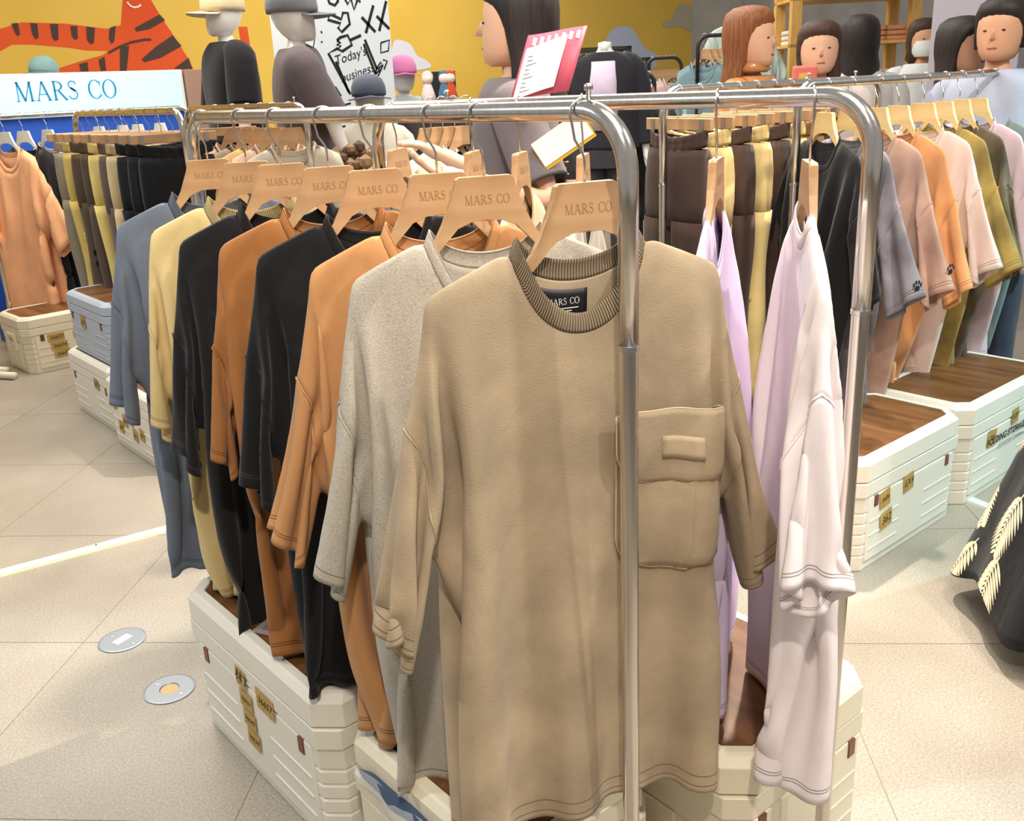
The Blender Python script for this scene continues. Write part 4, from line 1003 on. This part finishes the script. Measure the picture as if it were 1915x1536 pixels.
person('mannequin', m2, R(62), 1.74, 'white mannequin in a charcoal grey tee and grey cap', 'mannequin', 'dressed mannequins', MANN, fabric('mann_grey', (92, 82, 84)), fabric('mann_trouser2', (190, 180, 168)), mannequin=True, cap=fabric('cap_grey', (120, 120, 124)), z0=.12, sleeve=.5, fat=1.25, poseL=((.25, -.45, -1), (.1, -.3, -1)), poseR=((-.25, -.45, -1), (-.1, -.3, -1)))
m3 = at_d(692, 200, 5.0)
person('mannequin', m3, R(-30), 1.465, 'white mannequin in a cream shirt and dark cap by the doodle column', 'mannequin', 'dressed mannequins', MANN, fabric('mann_cream', (232, 224, 204)), fabric('mann_trouser3', (96, 96, 100)), mannequin=True, cap=fabric('cap_dark', (84, 90, 104)), sleeve=.9)
m4 = at_d(756, 180, 6.6)
person('mannequin', m4, R(-30), 1.60, 'white mannequin in a pale grey cardigan and pink cap', 'mannequin', 'dressed mannequins', MANN, fabric('mann_cardi', (178, 188, 186)), fabric('mann_trouser4', (170, 170, 170)), mannequin=True, cap=fabric('cap_pink', (214, 130, 176)), sleeve=.9)
m5 = at_d(1132, 180, 6.2)
person('mannequin', m5, R(-52), 1.72, 'headless white mannequin in a black jacket over a lilac top', 'mannequin', 'dressed mannequins', MANN, fabric('mann_jacket', (44, 44, 50)), fabric('mann_trouser5', (60, 60, 66)), mannequin=True, headless=True, sleeve=.9, z0=.10, fat=1.15, topname='jacket')
o5 = [o for o in bpy.data.objects if o.get('label', '').startswith('headless')][0]
MB().loft([ell(.042 * 1.72, .02, 1.40, 12, 0, -.105), ell(.05 * 1.72, .02, 1.28, 12, 0, -.122), ell(.055 * 1.72, .02, 1.0, 12, 0, -.125)]).build('inner_top', fabric('lilac_top', (206, 190, 212)), o5, True)
SK1 = mat('skin_light', (226, 178, 146), .5); SK2 = mat('skin_warm', (214, 160, 126), .5)
HB = noise_mat('hair_black', (26, 20, 20), (44, 34, 32), 3, 3, .58, stretch=(60, 60, 2)); HBR = noise_mat('hair_brown', (112, 66, 36), (150, 92, 52), 3, 3, .58, stretch=(60, 60, 2)); HDB = noise_mat('hair_dark_brown', (58, 38, 30), (78, 52, 40), 3, 3, .58, stretch=(60, 60, 2))
# woman with the pink leaflet
wp = at_d(968, 200, 2.72)
DR = fabric('dress_grey', (112, 104, 106), var=.05)
wl = person('person', wp, R(-138), 1.66, 'woman with long black hair in a grey wrap dress holding a pink leaflet', 'person', None, SK1, DR, fabric('skirt_grey', (104, 96, 104)), hair=HB, hair_len=.26, hairback=.065, skirt=True, sleeve=.42, poseL=((.35, .40, -1), (.45, -.75, .30)), poseR=((-.2, -.15, -1), (.15, -1, .55)), topname='dress_top')
PINK = mat('leaflet_pink', (226, 104, 124), .45); PAGE = mat('leaflet_page', (238, 230, 230), .6)
lp = at_d(1022, 130, 2.38)
le = empty('leaflet', (lp.x, lp.y, lp.z), R(-40), 'curled pink leaflet with a white text page held by the woman', 'leaflet')
def curl(x0, x1, z0, z1, off, n=14):
    v = []; f = []
    for i in range(n + 1):
        t = i / n; x = lerp(x0, x1, t); yy = .022 * math.cos(t * 3.2) - off
        for z in (z0, z1): v.append((x + .18 * (z - z0) * 0, yy, z + .05 * t))
    for i in range(n): f.append((2 * i, 2 * i + 2, 2 * i + 3, 2 * i + 1))
    return MB().add(v, f)
cv = curl(-.065, .065, -.085, .065, 0).build('cover', PINK, le, True); so = cv.modifiers.new('thick', 'SOLIDIFY'); so.thickness = .0012
pg_ = curl(-.060, .028, -.085, .035, .002).build('white_page', PAGE, le, True)
tx = MB()
for i in range(9):
    z = .012 - i * .0105
    tx.loft([[(lerp(-.05, .015 - (i % 3) * .008, t), .022 * math.cos((lerp(-.05, .015, t) + .065) / .13 * 3.2) - .0036, z + dz + .05 * (lerp(-.05, .015, t) + .065) / .13) for dz in (0, .0016)] for t in [q / 8 for q in range(9)]], closed=False, cap=False)
tx.build('text_lines', mat('leaflet_ink', (120, 110, 116), .7), pg_)
hd = MB()
for i in range(7):
    x = -.05 + i * .016; yv = .022 * math.cos((x + .065) / .13 * 3.2) - .0035; zb = .040 + .05 * (x + .065) / .13
    hd.box((x, yv - .0003, zb), (x + .009, yv, zb + .018))
hd.build('headline_blocks', WHITEP, cv)
le.rotation_euler = (R(-8), R(18), R(-46))
# second leaflet with yellow edge, hand-held lower
lq = at_d(1052, 262, 2.40); l2 = empty('flyer', lq, R(-40), 'white flyer with mustard back edge tucked in her hand', 'flyer')
fb = MB().box((-.07, -.001, -.03), (.07, .001, .035)).build('sheet', PAGE, l2); MB().box((-.072, .001, -.038), (.074, .0022, .03)).build('mustard_back', mat('mustard_card', (206, 164, 32), .6), l2)
l2.rotation_euler = (0, R(-32), R(-46))
bgo = at_d(1062, 322, 2.50); be = empty('shoulder_bag', (bgo.x, bgo.y, bgo.z), R(-40), 'small brown bag on a gold chain at her elbow', 'bag')
MB().box((-.03, -.02, -.08), (.03, .02, -.02)).build('pouch', mat('brown_leather', (110, 76, 48), .5), be, False, .01)
for i in range(7):
    t = i / 6
    MB().lathe([(.006, -.002), (.0085, 0), (.006, .002)], 10, (-.01 + .02 * (i % 2) * .3, 0, -.02 + t * .09)).build('chain_link', mat('gold', (206, 160, 90), .3, .9), be, True)
# people further back
wj = at_d(1405, 120, 3.95)
lj = person('person', wj, R(15), 1.63, 'woman with long brown hair in a tan leather jacket', 'person', 'shoppers at the back', SK1, mat('tan_leather', (196, 132, 76), .32, coat=.2), fabric('jeans_dark', (60, 62, 74)), hair=HBR, hair_len=.16, hairback=.03, sleeve=.95, fat=1.12, topname='leather_jacket')
MB().loft([ell(.06, .05, 1.43), ell(.085, .075, 1.40), ell(.07, .06, 1.39)], cap=False).build('jacket_collar', mat('tan_leather', (196, 132, 76)), lj, True)
for px, d, hh, rz, lab, top, hr, hl, sk, msk in ((1530, 4.4, 1.59, -50, 'shopper with brown hair in a white top holding a pink bag', (226, 214, 204), HDB, .06, SK1, False), (1603, 4.9, 1.63, 130, 'shopper with black hair in a pale grey top', (206, 202, 196), HB, .10, SK1, False), (1724, 6.2, 1.66, -40, 'masked figure in a white tee standing in for a reflection by the grey mirror panel', (226, 228, 226), HDB, .04, SK2, True), (1800, 4.0, 1.56, 0, 'shopper with dark hair in a blue-grey shirt', (146, 148, 166), HB, .12, SK2, False), (1866, 3.75, 1.61, -85, 'shopper with short dark hair in a light blue-grey shirt', (176, 182, 200), HB, .0, SK2, False)):  # the masked one is a solid figure standing in for a mirror reflection
    q = at_d(px, 120, d)
    person('person', q, R(rz), hh, lab, 'person', 'shoppers at the back', sk, fabric('shop_%d' % px, top), fabric('shopb_%d' % px, (58, 60, 72)), hair=hr, hair_len=hl, sleeve=.45, mask=msk)
q = at_d(1505, 132, 4.22); pb = empty('tote_bag', q, R(-40), 'pink and yellow printed bag held up by a shopper', 'bag')
MB().box((-.05, -.02, -.08), (.05, .02, .02)).build('pouch', mat('pink_bag', (236, 120, 110), .5), pb, False, .01); MB().box((-.03, -.023, -.05), (.02, -.02, -.01)).build('yellow_panel', mat('yellow_bag', (240, 190, 80), .5), pb)
# shopper at the right edge: only the flared palm-print skirt shows
pc_ = Vector((2.52, .60, 0))
ps = person('person', pc_, R(-60), 1.62, 'shopper at the right edge in a flared black palm-print skirt', 'person', None, SK1, fabric('edge_top', (40, 40, 44)), None, hair=HB, hair_len=.1, sleeve=.4)
SKB = fabric('skirt_black', (22, 22, 25), bump=.15)
def sk_pt(a, t, off=0):
    z = lerp(.98, .10, t); r = lerp(.15, .40, t ** 1.05) * (1 + .05 * t * math.sin(7 * a) + .02 * t * math.sin(13 * a + 1)) + off
    return (r * math.cos(a), r * math.sin(a), z - .03 * t * math.sin(7 * a))
n = 240
so_ = MB().loft([[sk_pt(2 * math.pi * k / n, i / 30) for k in range(n)] for i in range(31)], cap=False).build('palm_skirt', SKB, ps, True); sd = so_.modifiers.new('thick', 'SOLIDIFY'); sd.thickness = .003; sd.offset = -1
CRM = mat('palm_cream', (236, 216, 188), .8)
def palm_leaf(a0, t0, ang, size):
    b = MB()
    def P(u, v):      # leaf plane -> skirt surface
        x = (u * math.cos(ang) - v * math.sin(ang)); y = (u * math.sin(ang) + v * math.cos(ang))
        t = t0 + y / .9; tt_ = max(.02, min(.995, t)); r = lerp(.15, .40, tt_); return sk_pt(a0 + x / r, tt_, .004)
    def quadstrip(pts, ws):
        v = []
        for i, (u, w_) in enumerate(pts):
            q = pts[min(i + 1, len(pts) - 1)]; p = pts[max(i - 1, 0)]; d = (q[0] - p[0], q[1] - p[1]); l = math.hypot(*d) or 1
            nx, ny = -d[1] / l * ws[i], d[0] / l * ws[i]; v += [P(u + nx, w_ + ny), P(u - nx, w_ - ny)]
        b.add(v, [(2 * i, 2 * i + 2, 2 * i + 3, 2 * i + 1) for i in range(len(pts) - 1)])
    quadstrip([(size * t / 6, .02 * math.sin(t / 2)) for t in range(7)], [.0022] * 6 + [.0008])
    for i in range(1, 13):
        u0 = size * i / 13; ln = size * .42 * math.sin(math.pi * (.18 + .78 * i / 13)) ** .7; c0 = .02 * math.sin(i / 13 * 3)
        for s in (-1, 1):
            quadstrip([(u0 + ln * .62 * q, c0 + s * (ln * .78 * q - .10 * ln * q * q)) for q in (0, .3, .6, 1)], [.0016, .0052, .0048, .0004])
    return b.build('palm_leaf', CRM, so_)
rnd = random.Random(4)
for i in range(15):
    for j in range(4):
        palm_leaf(2 * math.pi * (i + .5 * (j % 2)) / 15 + rnd.uniform(-.1, .1), .30 + j * .18 + rnd.uniform(-.03, .03), rnd.choice((1.2, 1.9, 2.4, .8, -1.4)) + rnd.uniform(-.3, .3), rnd.uniform(.13, .19))
# ------------------------------------------------------------------ lit sign, mural, doodle column and the back of the shop
def on_wall(px, py, Y): q = at_y(px, py, Y); return (q.x, q.z)
def wall_poly(name, pts, Y, mt, parent, off, smooth_n=0):
    P = [on_wall(px, py, Y) for px, py in pts]
    if smooth_n:
        Q = []
        n = len(P)
        for i in range(n):
            p0, p1, p2, p3 = P[i - 1], P[i], P[(i + 1) % n], P[(i + 2) % n]
            for k in range(smooth_n):
                t = k / smooth_n
                Q.append(tuple(.5 * ((2 * p1[c]) + (-p0[c] + p2[c]) * t + (2 * p0[c] - 5 * p1[c] + 4 * p2[c] - p3[c]) * t * t + (-p0[c] + 3 * p1[c] - 3 * p2[c] + p3[c]) * t ** 3) for c in (0, 1)))
        P = Q
    bm = bmesh.new(); vs = [bm.verts.new((x, Y - off, z)) for x, z in P]; f = bm.faces.new(vs); f.normal_update()
    if f.normal.y > 0: f.normal_flip()
    bmesh.ops.triangulate(bm, faces=[f]); me = bpy.data.meshes.new(name); bm.to_mesh(me); bm.free(); me.materials.append(mt)
    return obj(name, me, parent)
YT = 8.6
ORG = noise_mat('mural_orange', (232, 92, 38), (224, 82, 32), 2, 2, .75); STR = mat('mural_stripe', (74, 58, 50), .8)
tg = empty('wall_mural', (on_wall(200, 60, YT)[0], YT, 0), 0, 'orange striped tiger painted on the yellow wall', 'mural')
tg.location = (0, 0, 0)
wall_poly('tiger_body', [(-40, 60), (0, 54), (40, 42), (120, 44), (200, 54), (226, 47), (228, 20), (232, -30), (285, -30), (282, 0), (300, 30), (330, 75), (352, 110), (362, 131), (362, 175), (-40, 175)], YT, ORG, tg, .004)
wall_poly('belly_gap', [(-40, 118), (22, 84), (60, 84), (130, 90), (160, 95), (202, 96), (190, 104), (160, 112), (112, 127), (90, 134), (40, 175), (-40, 175)], YT, YW, tg, .007)
for pts in ([(21, 44), (33, 43), (37, 64), (32, 68), (27, 60)], [(56, 43), (69, 44), (72, 70), (66, 74), (60, 64)], [(93, 45), (108, 45), (109, 74), (103, 77), (97, 70)], [(131, 49), (144, 49), (145, 72), (140, 75), (134, 68)], [(161, 50), (177, 52), (175, 80), (169, 83), (162, 74)], [(205, 52), (216, 48), (213, 78), (208, 82), (203, 72)],
            [(298, 27), (308, 38), (280, 54), (255, 59), (251, 53), (270, 42)], [(322, 66), (339, 86), (300, 108), (270, 116), (264, 111), (290, 88)], [(352, 108), (360, 131), (325, 128)], [(224, 87), (241, 86), (236, 135), (224, 135)], [(184, 112), (195, 106), (198, 132), (188, 132)], [(148, 120), (163, 116), (165, 133), (150, 133)]):
    wall_poly('stripe', pts, YT, STR, tg, .008)
b = MB(); b.ribbon([on_wall(*p, YT) for p in ((202, 99), (222, 88), (245, 79), (270, 74), (282, 74))], .018); 
for i, q in enumerate(b.v): b.v[i] = (q[0], YT - .009, q[2])
b.build('leg_line', STR, tg)
b = MB(); b.ribbon([on_wall(*p, YT) for p in ((237, 4), (243, 11), (250, 14), (257, 13), (263, 9))], .014)
b.v = [(x, YT - .009, z) for x, y, z in b.v]; b.build('smile_line', WHITEP, tg)
wall_poly('tail_end', [(446, 50), (462, 50), (468, 90), (470, 135), (450, 128), (452, 90)], YT, ORG, tg, .004)
# sign light box on a display unit
YS = 6.5
sx0, sx1 = at_y(-90, 180, YS).x, at_y(345, 165, YS).x
zt = at_y(345, 130, YS).z; zb = at_y(345, 195, YS).z - .04
un = empty('sign_display_unit', ((sx0 + sx1) / 2, YS, 0), 0, 'display unit with a lit pale blue MARS CO header', 'display unit')
cx_ = (sx0 + sx1) / 2; hw = (sx1 - sx0) / 2
MB().box((-hw, 0, zb), (hw, .25, zt)).build('header_box', mat('header_white', (230, 228, 222), .6), un, False, .004)
MB().box((-hw + .005, -.006, zb + .005), (hw - .02, 0, zt - .004)).build('lit_panel', mat('lit_panel', (176, 226, 244), .5, emit=((160, 222, 246), .75)), un)
ls = MB(); 
lx0, lx1 = at_y(28, 175, YS).x, at_y(217, 165, YS).x; zc = (at_y(120, 152, YS).z + at_y(120, 186, YS).z) / 2; lh = (at_y(120, 150, YS).z - at_y(120, 186, YS).z)
serif_text(ls, 'MARS CO', lh); wdt = max(v[0] for v in ls.v) - min(v[0] for v in ls.v); kx = (lx1 - lx0) / wdt
WD = {'M': .98, 'A': .82, 'R': .76, 'S': .58, 'C': .76, 'O': .84, ' ': .42}; xx = -sum(WD[c] for c in 'MARS CO') / 2
for c in 'MARS CO':
    if c != ' ':
        lb = serif_text(MB(), c, lh); lb.v = [(x * kx, y, z) for x, y, z in lb.v]
        lb.build('letter', mat('sign_blue', (28, 128, 176), .5), un, loc=((lx0 + lx1) / 2 - cx_ + (xx + WD[c] / 2) * lh * kx, -.009, zc))
    xx += WD[c]
MB().box((-hw, .02, .0), (hw, .12, zb)).build('blue_back', mat('blue_panel', (26, 82, 186), .6), un)
cq = at_y(82, 122, YS + .1); cp = empty('cap', (cq.x, YS + .12, zt), R(-60), 'small teal cap resting on top of the lit sign', 'cap')
MB().lathe([(.085, 0), (.09, .03), (.075, .075), (.04, .1), (.004, .105)], 20).build('crown', fabric('cap_teal', (110, 140, 142)), cp, True)
MB().loft([[(.06 * math.sin(R(a)), -.07 * math.cos(R(a)), .012) for a in range(-70, 71, 20)], [(.09 * math.sin(R(a)), -.16 * math.cos(R(a)), .004) for a in range(-70, 71, 20)]], closed=False).build('brim', fabric('cap_teal', (110, 140, 142)), cp, True)
tb_ = at_y(372, 160, YS)
o = MB().box((sx1 + .01, YS - .02, 0), (sx1 + .26, YS + .3, zt)).build('display_cabinet', mat('taupe_panel', (160, 128, 112), .7), None, False, .004); tag(o, 'taupe display cabinet beside the lit sign', 'cabinet')
# doodle column
ca = at_d(598, 150, 5.7); cb = at_y(737, 150, ca.y)
cw_ = cb.x - ca.x
dc = MB().box((ca.x, ca.y, 0), (cb.x, ca.y + cw_, 4.0)).build('doodle_column', mat('column_white', (214, 222, 228), .6)); tag(dc, 'white square column covered in black doodles', 'column')
def doodle(name, strokes, wd=.016, face='front', closed=False):
    b = MB()
    for st in strokes:
        pts = [(at_y(px, py, ca.y) if face == 'front' else at_x(px, py, ca.x)) for px, py in st]
        if face == 'front': P = [(p.x, p.z) for p in pts]
        else: P = [(p.y, p.z) for p in pts]
        b.ribbon(P, wd)
    if face == 'front': b.v = [(x, ca.y - .0015, z) for x, y, z in b.v]
    else: b.v = [(ca.x - .0015, x, z) for x, y, z in b.v]
    return b.build(name, BLACKP, dc)
doodle('doodle_arrow', [[(617, 26), (613, 37), (637, 44), (632, 52), (639, 60), (654, 45), (650, 24), (641, 24), (638, 36), (617, 26)]])
doodle('doodle_crosses', [[(676, 32), (702, 60)], [(698, 10), (684, 62)], [(704, 30), (728, 54)], [(722, 2), (709, 58)]], .018)
doodle('doodle_scrawl', [[(612, -6), (616, 6), (626, 10), (632, 2), (630, -6)], [(644, -4), (650, 8), (656, -2), (662, 18), (668, 0), (674, 4)]])
doodle('doodle_hand', [[(630, 76), (636, 70), (650, 66), (658, 84), (640, 96), (632, 92), (637, 86), (630, 84), (636, 80), (630, 76)], [(655, 75), (675, 66)]])
doodle('doodle_frame', [[(632, 90), (614, 100), (655, 176), (664, 166), (672, 172), (680, 162), (686, 166)], [(628, 115), (652, 172)], [(682, 74), (705, 130)], [(680, 82), (702, 138)]])
doodle('doodle_star', [[(712, 80), (728, 75), (726, 95), (712, 99), (712, 80)]], .010)
doodle('doodle_pencil', [[(700, 150), (704, 128), (712, 116), (716, 122), (708, 140), (700, 150)], [(706, 130), (714, 122)], [(703, 138), (711, 130)], [(716, 112), (724, 114), (718, 130)]], .010)
doodle('doodle_ticks', [[(616, 160), (625, 178)], [(627, 162), (638, 180)], [(703, 168), (706, 158)], [(707, 166), (711, 155)], [(600, 58), (602, 62)], [(600, 78), (603, 79)], [(632, 238), (646, 236)], [(632, 245), (648, 242)], [(626, 201), (656, 193)]], .010)
for tx_, px, py in (("Today's", 655, 105), ('business', 668, 137)):
    q = at_y(px, py, ca.y); o = write('doodle_writing', tx_, .072, BLACKP, dc, (q.x, ca.y - .002, q.z), shear=.2); o.rotation_euler = (R(90), R(-14), 0)
doodle('doodle_crown', [[(561, 64), (566, 58), (570, 70), (576, 46), (580, 68), (590, 62), (586, 90), (562, 78), (561, 64)], [(562, 82), (575, 90), (582, 105), (574, 114), (568, 110)]], .014, 'side')
# clouds on the yellow wall
cl = mat('cloud_white', (226, 228, 238), .8); clb = mat('cloud_blue', (196, 208, 232), .8); clg = mat('cloud_grey', (190, 182, 160), .8)
for i, (pts, mt, lab) in enumerate((([(735, 80), (752, 76), (768, 84), (780, 104), (796, 112), (806, 124), (790, 130), (735, 132)], cl, 'white painted cloud behind the pink-capped mannequin'), ([(1104, 130), (1112, 98), (1130, 80), (1140, 60), (1160, 49), (1182, 54), (1196, 76), (1208, 92), (1224, 100), (1228, 112), (1216, 130)], clb, 'pale blue painted cloud above the black shelf'), ([(1238, 46), (1246, 38), (1256, 36), (1264, 16), (1276, 6), (1290, 12), (1300, 26), (1312, 34), (1312, 52), (1290, 58), (1270, 50), (1250, 52)], clg, 'grey painted cloud at the right of the yellow wall'))):
    o = wall_poly('wall_cloud', pts, YT, mt, None, .005, 5); tag(o, lab, 'mural', 'painted clouds')
# black shelf frame
BM = mat('black_metal', (40, 36, 36), .5)
def frame(name, d, px0, px1, y0, y1, dep, label, shelves=(0, .5, 1), mt=BM, t=.018, cat='shelf'):
    a = at_d(px0, 150, d); bq = at_d(px1, 150, d); wv = (bq - a); wv.z = 0; ln = wv.length; rz = math.atan2(wv.y, wv.x)
    zt_ = at_d((px0 + px1) / 2, y0, d).z; zb_ = y1 if y1 < 5 else at_d((px0 + px1) / 2, y1, d).z
    e = empty(name, (a.x, a.y, 0), rz, label, cat)
    for x in (0, ln):
        for y in (0, dep): MB().box((x - t, y - t, 0), (x + t, y + t, zt_)).build('post', mt, e)
    for s in shelves:
        z = lerp(zb_, zt_, s); MB().box((-t, -t, z - .02), (ln + t, dep + t, z)).build('shelf_board', mt, e)
    return e, ln, zt_
frame('shelf_rack', 6.9, 1075, 1176, 88, 1.0, .5, 'black metal shelf frame below the blue cloud', (0, .45, 1))
frame('shelf_rack', 7.6, 1172, 1212, 108, 1.0, .4, 'lower black shelf frame holding green items', (0, .6, 1))
# small far garments
SF_ = tee_data(dict(seed=2, W=.29, SL=.22, L=.70, res=.45), dict(bend=6e-3, xout=.21, sub=200))
def far_row(d, px0, px1, n, z, colsx, label, yaw, rail=True, kz=1.0, grp='far garments', kk=1.0):
    pts = [at_d(lerp(px0, px1, i / max(1, n - 1)), 150, d) for i in range(n)]
    if rail:
        a, b_ = at_d(px0 - 12, 150, d), at_d(px1 + 12, 150, d)
        rack('clothes_rail', (a.x, a.y), (b_.x, b_.y), label[0], mt=BM, base=False, joint=False, top=z, group='far clothes rails')
    for i, p in enumerate(pts):
        c, nm = colsx[i % len(colsx)]; f_ = 1 if i < len(colsx) else 2
        make_tee(SF_, fabric('far_%d_%d_%d' % c, c, bump=.05), p.x, p.y, R(yaw), '%s %s, %s from the left' % (nm, label[1], ordw[i]), grp, 'top', name='hanging_top', sub=0, z=z - HDROP, k=(kk, kk, kk * kz), seam=False, mirror=i % 2 == 0)
        hanger(p.x, p.y, R(yaw), 'small hanger holding the %s %s, %s from the left' % (nm, label[1], ordw[i]), 'far hangers', letter=False, z=z - HDROP)
far_row(3.35, 800, 868, 4, 1.345, [((214, 196, 166), 'sand'), ((40, 38, 40), 'black'), ((186, 180, 166), 'stone'), ((196, 178, 150), 'oat')], ('dark low rail of coats behind the woman', 'coat behind the second rail'), -18, grp='coats behind the woman')
far_row(7.4, 1222, 1262, 6, at_d(1240, 108, 7.4).z, [((222, 218, 200), 'cream'), ((98, 112, 116), 'slate'), ((122, 170, 190), 'sky blue'), ((44, 48, 60), 'navy'), ((236, 232, 226), 'white'), ((230, 196, 190), 'blush')], ('black far rail of mixed tops by the yellow wall', 'top by the yellow wall'), -30, grp='tops by the yellow wall')
far_row(6.6, 1316, 1352, 4, at_d(1335, 66, 6.6).z, [((122, 150, 156), 'grey-blue'), ((168, 204, 214), 'ice blue'), ((128, 164, 178), 'denim blue'), ((196, 222, 228), 'pale blue')], ('far steel rail of blue shirts by the grey wall', 'shirt by the grey wall'), -72, kz=1.2, grp='blue shirts by the grey wall')
far_row(6.4, 1182, 1212, 5, at_d(1196, 138, 6.4).z, [((58, 58, 62), 'charcoal'), ((70, 72, 80), 'graphite'), ((50, 50, 52), 'soot'), ((84, 84, 90), 'lead grey'), ((64, 62, 60), 'umber')], ('far black rail of dark tops beside the jacketed mannequin', 'dark top beside the jacketed mannequin'), -75, grp='dark tops beside the mannequin')
q = at_d(1385, 18, 6.9)
make_tee(SF_, fabric('far_mint', (196, 212, 200)), q.x, q.y, R(-40), 'mint sweatshirt hanging high on the grey wall', 'wall garment', 'sweatshirt', name='sweatshirt', sub=1, z=q.z, k=(1.15, 1.2, 1.1))
hanger(q.x, q.y, R(-40), 'pale hanger carrying the mint sweatshirt on the wall', 'far hangers', letter=False, z=q.z, wood=PALE)
# wooden wall shelf with goods on the right
PINE = wood_mat('pine', (226, 182, 104), (206, 158, 84), 1, 'Z', .5)
e, ln, zt_ = frame('wooden_shelf', 7.2, 1482, 1700, -40, .9, .4, 'tall pine shelf with folded goods behind the shoppers', (.0, .35, .62, .9), PINE, .035)
rnd = random.Random(9)
for s, zf in enumerate((.35, .62)):
    zz = lerp(.9, zt_, zf)
    for i in range(5):
        c = rnd.choice([(60, 62, 70), (222, 220, 212), (150, 170, 186), (210, 150, 110), (236, 232, 224)])
        o_ = empty('folded_stack', (0, 0, 0), 0); bpy.data.objects.remove(o_)
        x = .12 + i * (ln - .24) / 4; Mx = Matrix.Translation(e.location) @ Matrix.Rotation(e.rotation_euler.z, 4, 'Z')
        p = Mx @ Vector((x, .2, zz))
        st = empty('folded_clothes', (p.x, p.y, zz), e.rotation_euler.z, '%s folded clothes pile on the %s pine shelf board' % (ordw[i], ('lower', 'upper')[s]), 'folded clothes', 'folded clothes on the pine shelf')
        for k in range(3): MB().box((-.12, -.15, k * .035), (.12, .15, k * .035 + .032)).build('folded_garment', fabric('fold_%d_%d_%d' % c, c), st, False, .012)
q = at_d(1640, 20, 7.0)
pl = empty('plush_toy', (q.x, q.y, q.z), R(-40), 'red and yellow plush toys sitting high on the pine shelf', 'plush toy')
zz = lerp(.9, zt_, .9); pl.location.z = zz
MB().ico((-.05, 0, .09), .09, 2).build('body', fabric('plush_red', (196, 58, 36)), pl, True); MB().ico((-.05, -.02, .21), .065, 2).build('head', fabric('plush_red', (196, 58, 36)), pl, True)
MB().ico((.10, 0, .08), .08, 2).build('second_body', fabric('plush_yellow', (236, 170, 60)), pl, True)
# grey mirror panel
a, b_ = at_d(1737, 100, 5.4), at_d(1905, 100, 5.0)
wv = b_ - a; wv.z = 0; e = empty('mirror_panel', (a.x, a.y, 0), math.atan2(wv.y, wv.x), 'tall lilac-grey panel standing behind the right-hand shoppers', 'panel')
MB().box((0, 0, 1.24), (wv.length, .06, 3.2)).build('panel', mat('lilac_grey', (178, 172, 182), .35), e, False, .005)
MB().box((.05, .02, 0), (.10, .05, 1.24)).build('leg', mat('panel_leg', (150, 146, 150), .4), e); MB().box((wv.length - .10, .02, 0), (wv.length - .05, .05, 1.24)).build('leg', mat('panel_leg', (150, 146, 150), .4), e)
# figurines and a dark monitor beside the pink-capped mannequin
q = at_d(826, 190, 6.3); 
cq = MB().box((q.x - .28, q.y - .2, 0), (q.x + .22, q.y + .2, 1.30)).build('counter_unit', mat('counter_dark', (70, 62, 60), .6), None, False, .005); tag(cq, 'dark counter unit behind the woman', 'counter')
q2 = at_d(822, 150, 6.3)
mo = empty('monitor', (q2.x, q2.y, 1.30), R(-35), 'small black monitor standing on the dark counter', 'monitor'); MB().box((-.10, -.01, .05), (.10, .02, .19)).build('screen', BLACKP, mo, False, .004); MB().box((-.03, -.03, 0), (.03, .03, .05)).build('stand', BLACKP, mo)
for i, (px, c, nm) in enumerate(((800, (236, 206, 206), 'pink haired'), (832, (70, 110, 140), 'teal'), (842, (190, 70, 40), 'red'))):
    q = at_d(px, 165, 6.05); f_ = empty('figurine', (q.x, q.y, 1.30), R(-40), '%s figurine standing on the dark counter' % nm, 'figurine', 'figurines on the counter')
    MB().lathe([(.05, 0), (.04, .06), (.025, .11), (.02, .12)], 12).build('body', fabric('fig_%d' % i, c), f_, True); MB().ico((0, 0, .145), .035, 2).build('head', mat('fig_face', (240, 214, 196), .5), f_, True); MB().ico((0, .012, .155), .038, 2).build('hair', fabric('figh_%d' % i, shade(c, .9)), f_, True)
# dried flowers in a grey pot by the column
q = at_d(655, 290, 4.4); fp = empty('dried_plant', (q.x, q.y, 0), 0, 'dried brown flowers in a grey pot below the doodle column', 'plant')
MB().lathe([(.10, .72), (.13, .76), (.14, .96), (.12, 1.0), (.11, 1.0), (.10, .95)], 20).build('pot', mat('grey_pot', (110, 112, 116), .7), fp, True)
MB().box((-.16, -.16, 0), (.16, .16, .72)).build('pedestal', mat('plinth_white', (222, 216, 208)), fp)
rnd = random.Random(2)
for i in range(26):
    a = rnd.uniform(0, 6.28); r_ = rnd.uniform(.0, .14); z = 1.06 + rnd.uniform(0, .10)
    MB().ico((r_ * math.cos(a), r_ * math.sin(a), z), rnd.uniform(.02, .035), 1).build('flower', mat('dried_%d' % (i % 3), ((120, 92, 66), (150, 122, 92), (96, 74, 54))[i % 3], .9), fp)
